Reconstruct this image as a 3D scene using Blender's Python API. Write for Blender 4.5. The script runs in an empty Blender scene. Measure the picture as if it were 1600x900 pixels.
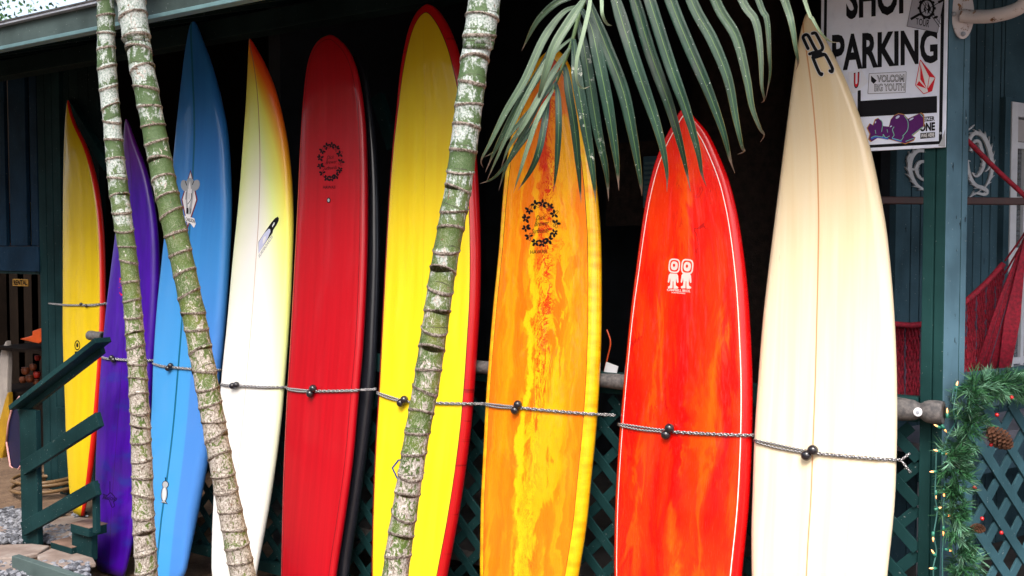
import bpy, bmesh, math, random
from mathutils import Vector, Matrix
from mathutils.bvhtree import BVHTree
random.seed(11)
scene = bpy.context.scene
COL = scene.collection

# ------------------------------------------------------------------ camera
F = 1600.0                                   # focal length in photograph pixels
YAW = math.radians(34.8); PITCH = math.radians(2.33)
CZ = 1.83
cam_d = bpy.data.cameras.new('camera'); cam = bpy.data.objects.new('camera', cam_d); COL.objects.link(cam)
cam_d.sensor_width = 36.0; cam_d.lens = 36.0 * F / 1600.0
cam_d.clip_end = 3000.0; cam_d.clip_start = 0.05
cam.location = (0, 0, CZ)
cam.rotation_euler = (math.radians(90) - PITCH, 0, YAW)
scene.camera = cam
CAM = Vector((0, 0, CZ))
_R = cam.rotation_euler.to_matrix()
RIGHT = _R @ Vector((1, 0, 0)); UP = _R @ Vector((0, 1, 0)); VIEW = _R @ Vector((0, 0, -1))

# ------------------------------------------------------------------ world and sun (bright overcast)
SUN_EL = 50.0; SUN_AZ = 152.0                # degrees, azimuth from +Y clockwise: behind the camera
w = bpy.data.worlds.new('World'); scene.world = w; w.use_nodes = True
wn = w.node_tree.nodes; wl = w.node_tree.links
sky = wn.new('ShaderNodeTexSky'); sky.sky_type = 'NISHITA'; sky.sun_disc = False
sky.sun_elevation = math.radians(SUN_EL); sky.sun_rotation = math.radians(SUN_AZ)
sky.air_density = 1.0; sky.dust_density = 8.0; sky.ozone_density = 1.0
bg = wn['Background']; bg.inputs['Strength'].default_value = 0.15
mx = wn.new('ShaderNodeMix'); mx.data_type = 'RGBA'; mx.inputs[0].default_value = .35     # high thin cloud over the clear sky
mx.inputs[7].default_value = (5.0, 5.6, 6.5, 1)
wl.new(sky.outputs[0], mx.inputs[6]); wl.new(mx.outputs[2], bg.inputs['Color'])
sd = bpy.data.lights.new('sun', 'SUN'); sd.energy = 1.5; sd.angle = math.radians(28); sd.color = (1.0, 0.95, 0.88)
sun = bpy.data.objects.new('sun', sd); COL.objects.link(sun)
a = math.radians(SUN_AZ); e = math.radians(SUN_EL)
sdir = Vector((math.sin(a) * math.cos(e), math.cos(a) * math.cos(e), math.sin(e)))
sun.rotation_euler = sdir.to_track_quat('Z', 'Y').to_euler()
scene.view_settings.view_transform = 'Standard'; scene.view_settings.look = 'None'
scene.view_settings.exposure = 1.30; scene.view_settings.gamma = 1.0
scene.render.engine = 'CYCLES'

# ------------------------------------------------------------------ projection helpers (photo pixel -> place)
def ray(x, y):
    return (VIEW + RIGHT * ((x - 800) / F) + UP * ((450 - y) / F))
def hitY(x, y, Y):
    r = ray(x, y); return CAM + r * (Y / r.y)
def hitZ(x, y, Z):
    r = ray(x, y); return CAM + r * ((Z - CZ) / r.z)
def hitD(x, y, d):
    return CAM + ray(x, y) * d
def hitP(x, y, p, n):
    r = ray(x, y); return CAM + r * ((p - CAM).dot(n) / r.dot(n))
DIR2 = Vector((math.sin(math.radians(21.5)), math.cos(math.radians(21.5)), 0))   # the porch side that runs off to the right
NRM2 = Vector((DIR2.y, -DIR2.x, 0))                                             # its outward side
Z3 = Vector((0, 0, 1)); X3 = Vector((1, 0, 0)); Y3 = Vector((0, 1, 0))

# ------------------------------------------------------------------ object helpers
def tag(o, label=None, cat=None, group=None, kind=None):
    if label: o['label'] = label
    if cat: o['category'] = cat
    if group: o['group'] = group
    if kind: o['kind'] = kind
    return o
def thing(name, label, cat, loc=(0, 0, 0), group=None):
    o = bpy.data.objects.new(name, None); COL.objects.link(o)
    o.location = loc; o.empty_display_size = 0.1
    bpy.context.view_layer.update()
    return tag(o, label, cat, group)
class MB:
    def __init__(s): s.v = []; s.f = []; s.uv = []; s.mi = []
    def add(s, vs, fs, uvs=None, mi=0):
        b = len(s.v); s.v += [tuple(v) for v in vs]
        for k, f in enumerate(fs):
            s.f.append([b + i for i in f]); s.mi.append(mi)
            s.uv.append(uvs[k] if uvs else [(0, 0)] * len(f))
        return s
    def prism(s, foot, z0, z1, mi=0):
        n = len(foot)
        a = [Vector((p[0], p[1], z0)) for p in foot] + [Vector((p[0], p[1], z1)) for p in foot]
        fs = [list(range(n))[::-1], list(range(n, 2 * n))] + [[i, (i + 1) % n, n + (i + 1) % n, n + i] for i in range(n)]
        return s.add(a, fs, mi=mi)
    def extr(s, poly, vec, mi=0):
        n = len(poly); poly = [Vector(p) for p in poly]; vec = Vector(vec)
        a = poly + [p + vec for p in poly]
        fs = [list(range(n))[::-1], list(range(n, 2 * n))] + [[i, (i + 1) % n, n + (i + 1) % n, n + i] for i in range(n)]
        return s.add(a, fs, mi=mi)
    def box(s, p0, p1, mi=0):
        (a, b, c), (d, e, f) = p0, p1
        return s.prism([(a, b), (d, b), (d, e), (a, e)], c, f, mi)
    def bar(s, p0, p1, w, h, side=None, mi=0):
        p0 = Vector(p0); p1 = Vector(p1); d = (p1 - p0).normalized()
        sd = Vector(side) if side is not None else (Z3 if abs(d.z) < .9 else X3)
        sd = (sd - d * sd.dot(d)).normalized(); t = d.cross(sd)
        q = [p0 + sd * (w / 2 * i) + t * (h / 2 * j) for i, j in ((-1, -1), (1, -1), (1, 1), (-1, 1))]
        return s.extr(q, p1 - p0, mi)
    def tube(s, pts, rad, n=8, cap=True, mi=0, twist=0.0, flat=1.0):
        pts = [Vector(p) for p in pts]; m = len(pts)
        rads = rad if isinstance(rad, (list, tuple)) else [rad] * m
        up = None; vs = []; L = 0; Ls = [0]
        for i in range(1, m): L += (pts[i] - pts[i - 1]).length; Ls.append(L)
        for i in range(m):
            t = (pts[min(i + 1, m - 1)] - pts[max(i - 1, 0)]).normalized()
            if up is None: up = t.orthogonal().normalized()
            up = (up - t * up.dot(t)).normalized(); bi = t.cross(up)
            for k in range(n):
                a = 2 * math.pi * k / n + twist * i
                vs.append(pts[i] + up * (math.cos(a) * rads[i]) + bi * (math.sin(a) * rads[i] * flat))
        fs = []; uv = []
        for i in range(m - 1):
            for k in range(n):
                k2 = (k + 1) % n
                fs.append([i * n + k, i * n + k2, (i + 1) * n + k2, (i + 1) * n + k])
                uv.append([(k / n, Ls[i]), ((k + 1) / n, Ls[i]), ((k + 1) / n, Ls[i + 1]), (k / n, Ls[i + 1])])
        if cap:
            fs.append(list(range(n))[::-1]); uv.append([(0, 0)] * n)
            fs.append([(m - 1) * n + k for k in range(n)]); uv.append([(0, L)] * n)
        return s.add(vs, fs, uv, mi)
    def ball(s, c, r, nu=14, nv=9, sc=(1, 1, 1), mi=0, jit=0):
        c = Vector(c); vs = [c + Vector((0, 0, r * sc[2]))]
        for j in range(1, nv):
            th = math.pi * j / nv
            for i in range(nu):
                ph = 2 * math.pi * i / nu; k = 1 + random.uniform(-jit, jit)
                vs.append(c + Vector((r * sc[0] * math.sin(th) * math.cos(ph), r * sc[1] * math.sin(th) * math.sin(ph), r * sc[2] * math.cos(th))) * k if jit == 0 else
                          c + Vector((r * sc[0] * math.sin(th) * math.cos(ph) * k, r * sc[1] * math.sin(th) * math.sin(ph) * k, r * sc[2] * math.cos(th) * k)))
        vs.append(c - Vector((0, 0, r * sc[2]))); fs = []
        for i in range(nu): fs.append([0, 1 + i, 1 + (i + 1) % nu])
        for j in range(nv - 2):
            for i in range(nu):
                a = 1 + j * nu + i; b = 1 + j * nu + (i + 1) % nu
                fs.append([a, a + nu, b + nu, b])
        last = len(vs) - 1; b0 = 1 + (nv - 2) * nu
        for i in range(nu): fs.append([last, b0 + (i + 1) % nu, b0 + i])
        return s.add(vs, fs, mi=mi)
    def build(s, name, mats, parent=None, smooth=False, bevel=0.0, solid=0.0, kind=None, center=True):
        me = bpy.data.meshes.new(name)
        if parent is not None: off = parent.matrix_world.translation
        elif center and s.v:
            xs = [v[0] for v in s.v]; ys = [v[1] for v in s.v]; zs = [v[2] for v in s.v]
            off = Vector(((min(xs) + max(xs)) / 2, (min(ys) + max(ys)) / 2, min(zs)))
        else: off = Vector((0, 0, 0))
        me.from_pydata([(v[0] - off.x, v[1] - off.y, v[2] - off.z) for v in s.v], [], s.f)
        ul = me.uv_layers.new(name='UVMap')
        i = 0
        for u in s.uv:
            for c in u: ul.data[i].uv = c; i += 1
        if not isinstance(mats, (list, tuple)): mats = [mats]
        for m in mats: me.materials.append(m)
        for p, mi in zip(me.polygons, s.mi): p.material_index = mi; p.use_smooth = smooth
        o = bpy.data.objects.new(name, me); COL.objects.link(o)
        if parent is not None: o.parent = parent
        else: o.location = off
        if bevel:
            b = o.modifiers.new('bevel', 'BEVEL'); b.width = bevel; b.segments = 2; b.limit_method = 'ANGLE'
        if kind: o['kind'] = kind
        return o
def fixn(o):
    bm = bmesh.new(); bm.from_mesh(o.data); bmesh.ops.recalc_face_normals(bm, faces=bm.faces); bm.to_mesh(o.data); bm.free(); return o
def interp(pts, n):
    """smooth Catmull-Rom through points, n samples per span"""
    P = [Vector(p) for p in pts]; out = []
    for i in range(len(P) - 1):
        a = P[max(i - 1, 0)]; b = P[i]; c = P[i + 1]; d = P[min(i + 2, len(P) - 1)]
        for k in range(n):
            t = k / n
            out.append(0.5 * ((2 * b) + (c - a) * t + (2 * a - 5 * b + 4 * c - d) * t * t + (3 * b - a - 3 * c + d) * t ** 3))
    out.append(P[-1]); return out

# ------------------------------------------------------------------ material helpers
def sr(r, g, b):
    f = lambda c: (c / 255 / 12.92) if c / 255 <= .04045 else ((c / 255 + .055) / 1.055) ** 2.4
    return (f(r), f(g), f(b), 1)
class N:
    def __init__(s, name):
        s.m = bpy.data.materials.new(name); s.m.use_nodes = True
        s.t = s.m.node_tree; s.b = s.t.nodes['Principled BSDF']
    def new(s, t): return s.t.nodes.new(t)
    def lk(s, a, b):
        if hasattr(a, 'is_output') or hasattr(a, 'links'): s.t.links.new(a, b)
        else:
            try: b.default_value = a
            except Exception: b.default_value = tuple(list(a)[:3])
    def uv(s, name='UVMap'):
        n = s.new('ShaderNodeUVMap'); n.uv_map = name; return n.outputs[0]
    def obj(s): return s.new('ShaderNodeTexCoord').outputs['Object']
    def sep(s, v): n = s.new('ShaderNodeSeparateXYZ'); s.lk(v, n.inputs[0]); return n.outputs
    def comb(s, x, y, z=0.0):
        n = s.new('ShaderNodeCombineXYZ')
        for i, c in enumerate((x, y, z)): s.lk(c, n.inputs[i])
        return n.outputs[0]
    def mul(s, v, sc):
        n = s.new('ShaderNodeVectorMath'); n.operation = 'MULTIPLY'; s.lk(v, n.inputs[0]); n.inputs[1].default_value = sc; return n.outputs[0]
    def vadd(s, a, b):
        n = s.new('ShaderNodeVectorMath'); n.operation = 'ADD'; s.lk(a, n.inputs[0]); s.lk(b, n.inputs[1]); return n.outputs[0]
    def math(s, op, a, b=0.0, c=0.0, clamp=False):
        n = s.new('ShaderNodeMath'); n.operation = op; n.use_clamp = clamp
        s.lk(a, n.inputs[0]); s.lk(b, n.inputs[1])
        if op in ('MULTIPLY_ADD', 'COMPARE', 'SMOOTH_MIN'): s.lk(c, n.inputs[2])
        return n.outputs[0]
    def smooth(s, x, a, b):
        n = s.new('ShaderNodeMapRange'); n.interpolation_type = 'SMOOTHSTEP'
        s.lk(x, n.inputs[0]); n.inputs[1].default_value = a; n.inputs[2].default_value = b; return n.outputs[0]
    def noise(s, vec=None, scale=5.0, detail=4.0, rough=.55, dist=0.0, color=False):
        n = s.new('ShaderNodeTexNoise'); n.inputs['Scale'].default_value = scale; n.inputs['Detail'].default_value = detail
        n.inputs['Roughness'].default_value = rough; n.inputs['Distortion'].default_value = dist
        if vec is not None: s.lk(vec, n.inputs['Vector'])
        return n.outputs['Color'] if color else n.outputs['Fac']
    def vor(s, vec, scale, out='Distance', feat='F1'):
        n = s.new('ShaderNodeTexVoronoi'); n.inputs['Scale'].default_value = scale; n.feature = feat; s.lk(vec, n.inputs['Vector']); return n.outputs[out]
    def mix(s, f, a, b):
        n = s.new('ShaderNodeMix'); n.data_type = 'RGBA'; s.lk(f, n.inputs[0]); s.lk(a, n.inputs[6]); s.lk(b, n.inputs[7]); return n.outputs[2]
    def ramp(s, f, stops, mode='LINEAR'):
        n = s.new('ShaderNodeValToRGB'); n.color_ramp.interpolation = mode; e = n.color_ramp.elements
        while len(e) < len(stops): e.new(0.5)
        for i, (p, c) in enumerate(stops): e[i].position = p; e[i].color = c if len(c) == 4 else (*c, 1)
        s.lk(f, n.inputs[0]); return n.outputs[0]
    def bump(s, h, strength=.3, dist=.002):
        n = s.new('ShaderNodeBump'); n.inputs['Strength'].default_value = strength; n.inputs['Distance'].default_value = dist
        s.lk(h, n.inputs['Height']); s.lk(n.outputs[0], s.b.inputs['Normal']); return n
    def set(s, color=None, rough=None, coat=None, coat_rough=.05, metal=None, spec=None, sss=None):
        if color is not None: s.lk(color, s.b.inputs['Base Color'])
        if rough is not None: s.lk(rough, s.b.inputs['Roughness'])
        if coat is not None: s.b.inputs['Coat Weight'].default_value = coat; s.b.inputs['Coat Roughness'].default_value = coat_rough
        if metal is not None: s.b.inputs['Metallic'].default_value = metal
        if spec is not None: s.b.inputs['Specular IOR Level'].default_value = spec
        return s.m
def simple(name, col, rough=.6, var=.25, scale=6.0, bump=.0, coat=None, metal=None, vec=None, spec=None):
    n = N(name); co = n.obj() if vec is None else n.mul(n.obj(), vec)
    f = n.noise(co, scale, 5, .6)
    dk = tuple(c * (1 - var) for c in col[:3]) + (1,); lt = tuple(min(1, c * (1 + var)) for c in col[:3]) + (1,)
    if bump: n.bump(n.noise(co, scale * 6, 4), bump, .003)
    return n.set(n.ramp(f, [(.3, dk), (.7, lt)]), rough, coat=coat, metal=metal, spec=spec)
def paintwood(name, col, chip=(.35, .25, .15, 1), rough=.6, amt=.70, vstretch=(14, 14, 1.2)):
    n = N(name); co = n.obj()
    g = n.noise(n.mul(co, vstretch), 6, 5, .65)
    big = n.noise(co, 2.3, 4)
    dk = tuple(c * .62 for c in col[:3]) + (1,); lt = tuple(min(1, c * 1.3 + .004) for c in col[:3]) + (1,)
    base = n.mix(n.smooth(big, .3, .7), dk, lt)
    base = n.mix(n.math('MULTIPLY', n.smooth(g, .55, .8), .35), base, dk)
    spots = n.smooth(n.noise(n.mul(co, (1, 1, .35)), 38, 3, .6), amt, amt + .03)
    scuff = n.smooth(n.noise(co, 90, 2, .6), .70, .74)
    base = n.mix(spots, base, (*[c * .25 for c in col[:3]], 1))
    base = n.mix(n.math('MULTIPLY', scuff, .5), base, (.35, .38, .38, 1))
    n.bump(n.math('ADD', g, n.math('MULTIPLY', spots, -1.0)), .35, .003)
    return n.set(base, rough, spec=.10)

TEAL = (.006, .035, .036); BLUE = (.075, .15, .205)
M_teal = paintwood('teal_paint', TEAL)
M_teal2 = paintwood('dark_teal_paint', (.004, .016, .018), amt=.74)
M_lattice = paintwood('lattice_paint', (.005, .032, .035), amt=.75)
M_lattice2 = paintwood('skylit_lattice_paint', (.040, .105, .135), amt=.75)  # lattice paint with the blue skylight of the porch side mixed in
M_blue = paintwood('weathered_skylit_blue_paint', BLUE, amt=.66)  # blue skylight on the post's right faces painted in; also the vent frame
M_siding = paintwood('blue_siding_paint', (.036, .078, .105), amt=.68, vstretch=(1.5, 1.5, 26))
M_shut = paintwood('blue_shutter_paint', (.003, .020, .046), amt=.7)
M_fascia = paintwood('fascia_paint', (.055, .080, .080), amt=.78, vstretch=(1.0, 10, 10))
M_lip = simple('fascia_lip_metal', (.33, .36, .42), .45, .2, 9)
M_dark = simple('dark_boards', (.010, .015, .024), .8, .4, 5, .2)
M_bark = simple('dark_rough_brown', (.022, .012, .009), .9, .6, 22, .8)
M_black = simple('black_plastic', (.010, .010, .012), .35, .1, 10)
M_white = simple('white_frame_paint', (.62, .64, .70), .45, .12, 8)
M_deck = simple('porch_floor_boards', (.06, .055, .055), .7, .4, 7)

# ------------------------------------------------------------------ surfboards
def bd_inputs(n):
    b = n.sep(n.uv('B')); ee = n.sep(n.uv('E'))
    return b[0], b[1], ee[0], ee[1]                 # across (m), from tip (m), distance from outline (m, front >0), side -1..1
def finish(n, col, rough=.32, coat=.55, weave=.06, cr=.06):
    X, S, D, side = bd_inputs(n)
    v = n.comb(X, S, 0)
    tex = n.noise(n.mul(v, (60, 3, 1)), 6, 3)
    sp = n.noise(v, 260, 2)
    scratch = n.smooth(n.noise(n.mul(v, (30, 2.0, 1)), 9, 4, .7), .62, .72)
    col = n.mix(n.math('MULTIPLY', scratch, .03), col, (1, 1, 1, 1))
    col = n.mix(n.math('MULTIPLY', sp, .10), col, (0.0, 0.0, 0.0, 1))
    n.bump(n.math('ADD', tex, n.math('MULTIPLY', n.noise(v, 9, 2), 1.5)), weave, .002)
    return n.set(col, n.math('ADD', rough, n.math('MULTIPLY', tex, .12)), coat=coat, coat_rough=cr, spec=.35)
def line(n, x, c, wdt):      # 1 inside a line at c
    return n.math('LESS_THAN', n.math('ABSOLUTE', n.math('SUBTRACT', x, c)), wdt)
def m_cream():
    n = N('cream_resin'); X, S, D, side = bd_inputs(n); v = n.comb(X, S, 0)
    st = n.noise(n.mul(v, (15, .5, 1)), 1.6, 4, .55, .3)
    fine = n.noise(n.mul(v, (120, 1.5, 1)), 1.3, 3, .6)
    c = n.ramp(st, [(.25, sr(236, 218, 182)), (.5, sr(242, 229, 200)), (.75, sr(246, 240, 222))])
    c = n.mix(n.math('MULTIPLY', fine, .10), c, sr(220, 186, 128))
    hs = n.smooth(n.noise(n.mul(v, (40, 4, 1)), 1.2, 2), .74, .79)
    c = n.mix(n.math('MULTIPLY', hs, .35), c, sr(190, 140, 110))
    c = n.mix(n.math('MULTIPLY', n.smooth(S, 1.7, .1), .5), c, sr(208, 178, 118))  # eave shade over the upper board painted in as tan
    c = n.mix(n.math('MULTIPLY', line(n, X, -.02, .0028), .8), c, sr(196, 128, 70))
    return finish(n, c, .3, .6)
def m_redswirl():
    n = N('red_orange_marbled_resin'); X, S, D, side = bd_inputs(n); v = n.comb(X, S, 0)
    wv = n.noise(n.mul(v, (4, 1.0, 1)), 2.0, 4, .6, 1.2, True)
    v2 = n.vadd(n.mul(v, (9, .9, 1)), n.mul(wv, (2.2, .8, 0)))
    a1 = n.noise(v2, 1.0, 3, .5, .4)
    c = n.ramp(a1, [(.28, (.50, .001, .001)), (.40, (.78, .006, .001)), (.52, (.80, .028, .001)), (.64, (.84, .08, .001)), (.76, (.86, .17, .002))])
    off = n.math('MULTIPLY', n.math('SUBTRACT', n.noise(n.mul(v, (2, 1.8, 1)), 1.7, 4), .5), .20)
    mid = n.math('MULTIPLY', n.smooth(n.math('ABSOLUTE', n.math('ADD', n.math('ADD', X, .0), off)), .040, .004), n.smooth(S, .55, 1.1))
    c = n.mix(n.math('MULTIPLY', n.math('MULTIPLY', mid, .75), n.smooth(a1, .42, .62)), c, (.90, .25, .003, 1))
    vn = n.noise(n.vadd(n.mul(v, (4, .7, 1)), n.mul(wv, (1.4, 1.1, 0))), 1.1, 2)
    vein = n.math('MULTIPLY', n.smooth(n.math('ABSOLUTE', n.math('SUBTRACT', vn, .5)), .009, .002), n.smooth(n.noise(v, 3.0, 2), .45, .58))
    c = n.mix(n.math('MULTIPLY', vein, .8), c, (.38, .002, .002, 1))
    c = n.mix(n.smooth(D, .026, .022), c, (.62, .002, .003, 1))
    c = n.mix(line(n, D, .029, .0016), c, (.95, .85, .8, 1))
    return finish(n, c, .2, .6, .02, .03)
def m_orangeswirl():
    n = N('orange_yellow_marbled_resin'); X, S, D, side = bd_inputs(n); v = n.comb(X, S, 0)
    wv = n.noise(n.mul(v, (4, 1.6, 1)), 2.0, 5, .6, 1.5, True)
    v2 = n.vadd(n.mul(v, (15, .45, 1)), n.mul(wv, (2.0, .45, 0)))
    a1 = n.noise(v2, 1.0, 4, .5, .3)
    c = n.ramp(a1, [(.30, (.82, .14, .002)), (.50, (.84, .20, .003)), (.60, (.86, .30, .004)), (.72, (.88, .42, .006))])
    wob = n.math('MULTIPLY', n.math('SUBTRACT', n.noise(n.mul(v, (3, 2.6, 1)), 1.5, 5, .65), .5), .20)
    xr = n.math('ADD', n.math('ADD', X, -.005), wob)
    amb = n.noise(n.vadd(n.mul(v, (7, 1.3, 1)), n.mul(wv, (2.6, 1.6, 0))), 1.0, 3, .5, .5)
    am = n.math('MULTIPLY', n.smooth(n.math('ABSOLUTE', n.math('SUBTRACT', xr, .035)), .17, .06), n.smooth(amb, .47, .53))
    c = n.mix(n.math('MULTIPLY', am, .9), c, (.90, .42, .004, 1))
    yb = n.smooth(n.math('ABSOLUTE', n.math('ADD', xr, .05)), .020, .008)
    c = n.mix(n.math('MULTIPLY', yb, n.smooth(S, .3, .9)), c, (.92, .52, .006, 1))
    yb2 = n.math('MULTIPLY', n.smooth(n.math('ABSOLUTE', xr), .06, .03), n.smooth(amb, .40, .5))
    c = n.mix(n.math('MULTIPLY', yb2, n.math('ADD', .3, n.math('MULTIPLY', n.smooth(S, 1.2, 1.9), .4))), c, (.92, .50, .006, 1))
    rn = n.noise(n.vadd(n.mul(v, (14, 7, 1)), n.mul(wv, (6.5, 5.2, 0))), 1.0, 5, .6, 1.8)
    fil = n.smooth(n.math('ABSOLUTE', n.math('SUBTRACT', rn, .5)), .055, .010)
    core = n.smooth(n.math('ABSOLUTE', n.math('SUBTRACT', xr, .012)), .055, .020)
    core = n.math('MULTIPLY', core, n.math('ADD', n.smooth(S, 1.9, 1.0), .45))
    redm = n.math('MAXIMUM', n.math('MULTIPLY', core, fil), n.math('MULTIPLY', n.smooth(S, .80, .40), n.math('MULTIPLY', n.smooth(n.math('ABSOLUTE', xr), .030, .016), .9)))
    wisp = n.math('MULTIPLY', n.smooth(n.math('ABSOLUTE', n.math('SUBTRACT', rn, .5)), .010, .002), n.smooth(n.math('ABSOLUTE', xr), .16, .05))
    redm = n.math('MAXIMUM', redm, n.math('MULTIPLY', wisp, .5), clamp=True)
    c = n.mix(redm, c, (.62, .020, .002, 1))
    b = n.noise(n.mul(v, (8, 14, 1)), 1.5, 4)
    edge = n.ramp(b, [(.35, (.86, .34, .004)), (.6, (.92, .54, .008))])
    c = n.mix(n.smooth(D, .0395, .0385), c, edge)
    c = n.mix(line(n, D, .0395, .0013), c, (.03, .01, .004, 1))
    return finish(n, c, .22, .6, .02, .03)
def m_yellowred():
    n = N('yellow_deck_red_rail_resin'); X, S, D, side = bd_inputs(n); v = n.comb(X, S, 0)
    f = n.noise(n.mul(v, (14, .7, 1)), 1.5, 3)
    c = n.ramp(f, [(.3, (.80, .56, .008)), (.7, (.84, .66, .02))])
    c = n.mix(n.math('MULTIPLY', n.smooth(S, 1.1, .1), .45), c, (.56, .36, .010, 1))  # nose darkened in the colour for the shade under the eave
    c = n.mix(n.math('MULTIPLY', line(n, X, -.01, .0016), .35), c, (.55, .32, .02, 1))
    th = n.math('ADD', .026, n.math('MULTIPLY', n.smooth(S, .7, .0), .014))
    sub = n.math('SUBTRACT', D, th)
    rd = n.mix(n.smooth(n.noise(n.mul(v, (3, 20, 1)), 1.6, 4), .62, .66), (.48, .004, .008, 1), (.22, .002, .004, 1))
    c = n.mix(n.math('LESS_THAN', sub, 0.0), c, rd)
    c = n.mix(line(n, sub, 0.0, .0016), c, (.02, .01, .006, 1))
    return finish(n, c, .26, .5, .04, .05)
def m_red():
    n = N('crimson_resin'); X, S, D, side = bd_inputs(n); v = n.comb(X, S, 0)
    f = n.noise(n.mul(v, (30, .6, 1)), 1.3, 4)
    c = n.ramp(f, [(.3, (.36, .0, .006)), (.7, (.45, .001, .009))])
    c = n.mix(line(n, D, .024, .0016), c, (.10, .0, .004, 1))
    c = n.mix(n.math('MULTIPLY', n.math('LESS_THAN', side, 0.0), n.math('LESS_THAN', D, .004)), c, (.30, .20, .03, 1))
    return finish(n, c, .36, .5, .05, .08)
def m_black():
    n = N('black_carbon_resin'); X, S, D, side = bd_inputs(n); v = n.comb(X, S, 0)
    c = n.ramp(n.noise(n.mul(v, (20, 80, 1)), 3, 2), [(.3, (.006, .007, .011)), (.7, (.014, .016, .024))])
    return finish(n, c, .3, .6, .05, .06)
def m_white():
    n = N('white_airbrushed_resin'); X, S, D, side = bd_inputs(n)
    q = n.math('ADD', n.math('MULTIPLY', D, .9), n.math('MULTIPLY', S, .125))
    q = n.math('ADD', q, n.math('MULTIPLY', n.smooth(side, .3, -1.0), .085))
    c = n.ramp(q, [(.012, (.76, .035, .008)), (.055, (.84, .13, .008)), (.095, (.86, .44, .02)), (.135, (.86, .82, .12)), (.20, (.80, .90, .32)), (.265, (.85, .88, .66)), (.33, (.86, .86, .83))])
    c = n.mix(n.math('MULTIPLY', line(n, X, .0, .0028), n.smooth(S, 2.2, .2)), c, (.20, .11, .05, 1))
    c = n.mix(n.math('MULTIPLY', line(n, X, .0, .0028), .4), c, (.60, .32, .20, 1))
    return finish(n, c, .35, .4)
def m_blue():
    n = N('sky_blue_resin'); X, S, D, side = bd_inputs(n); v = n.comb(X, S, 0)
    f = n.noise(n.mul(v, (10, .5, 1)), 1.3, 3)
    c = n.ramp(f, [(.3, (.018, .155, .52)), (.7, (.03, .21, .60))])
    c = n.mix(n.smooth(S, .5, 2.3), c, (.055, .30, .68, 1))
    c = n.mix(n.math('MULTIPLY', n.smooth(X, .10, .115), n.math('MULTIPLY', n.smooth(S, 1.2, 2.0), .6)), c, (.06, .17, .60, 1))
    c = n.mix(line(n, X, -.005, .008), c, (.004, .12, .24, 1))
    return finish(n, c, .34, .5)
def m_purple():
    n = N('violet_resin'); X, S, D, side = bd_inputs(n); v = n.comb(X, S, 0)
    f = n.noise(n.mul(v, (12, 2, 1)), 1.6, 5)
    c = n.ramp(f, [(.3, (.028, .001, .20)), (.7, (.055, .002, .31))])
    c = n.mix(n.math('MULTIPLY', n.smooth(n.noise(n.mul(v, (2, 5, 1)), 2, 4), .5, .7), n.smooth(S, 1.2, 1.8)), c, (.018, .016, .26, 1))
    c = n.mix(n.smooth(S, .5, .05), c, (.10, .008, .16, 1))
    c = n.mix(n.math('MULTIPLY', line(n, X, .012, .002), .7), c, (.02, .0, .06, 1))
    return finish(n, c, .30, .35)
def m_yellow():
    n = N('golden_yellow_resin'); X, S, D, side = bd_inputs(n); v = n.comb(X, S, 0)
    f = n.noise(n.mul(v, (12, 1, 1)), 1.5, 3)
    c = n.ramp(f, [(.3, (.58, .40, .003)), (.7, (.66, .47, .005))])
    c = n.mix(n.math('MULTIPLY', n.smooth(D, .014, .011), n.math('GREATER_THAN', side, 0.0)), c, (.62, .012, .006, 1))
    return finish(n, c, .3, .5, .08)

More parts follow.
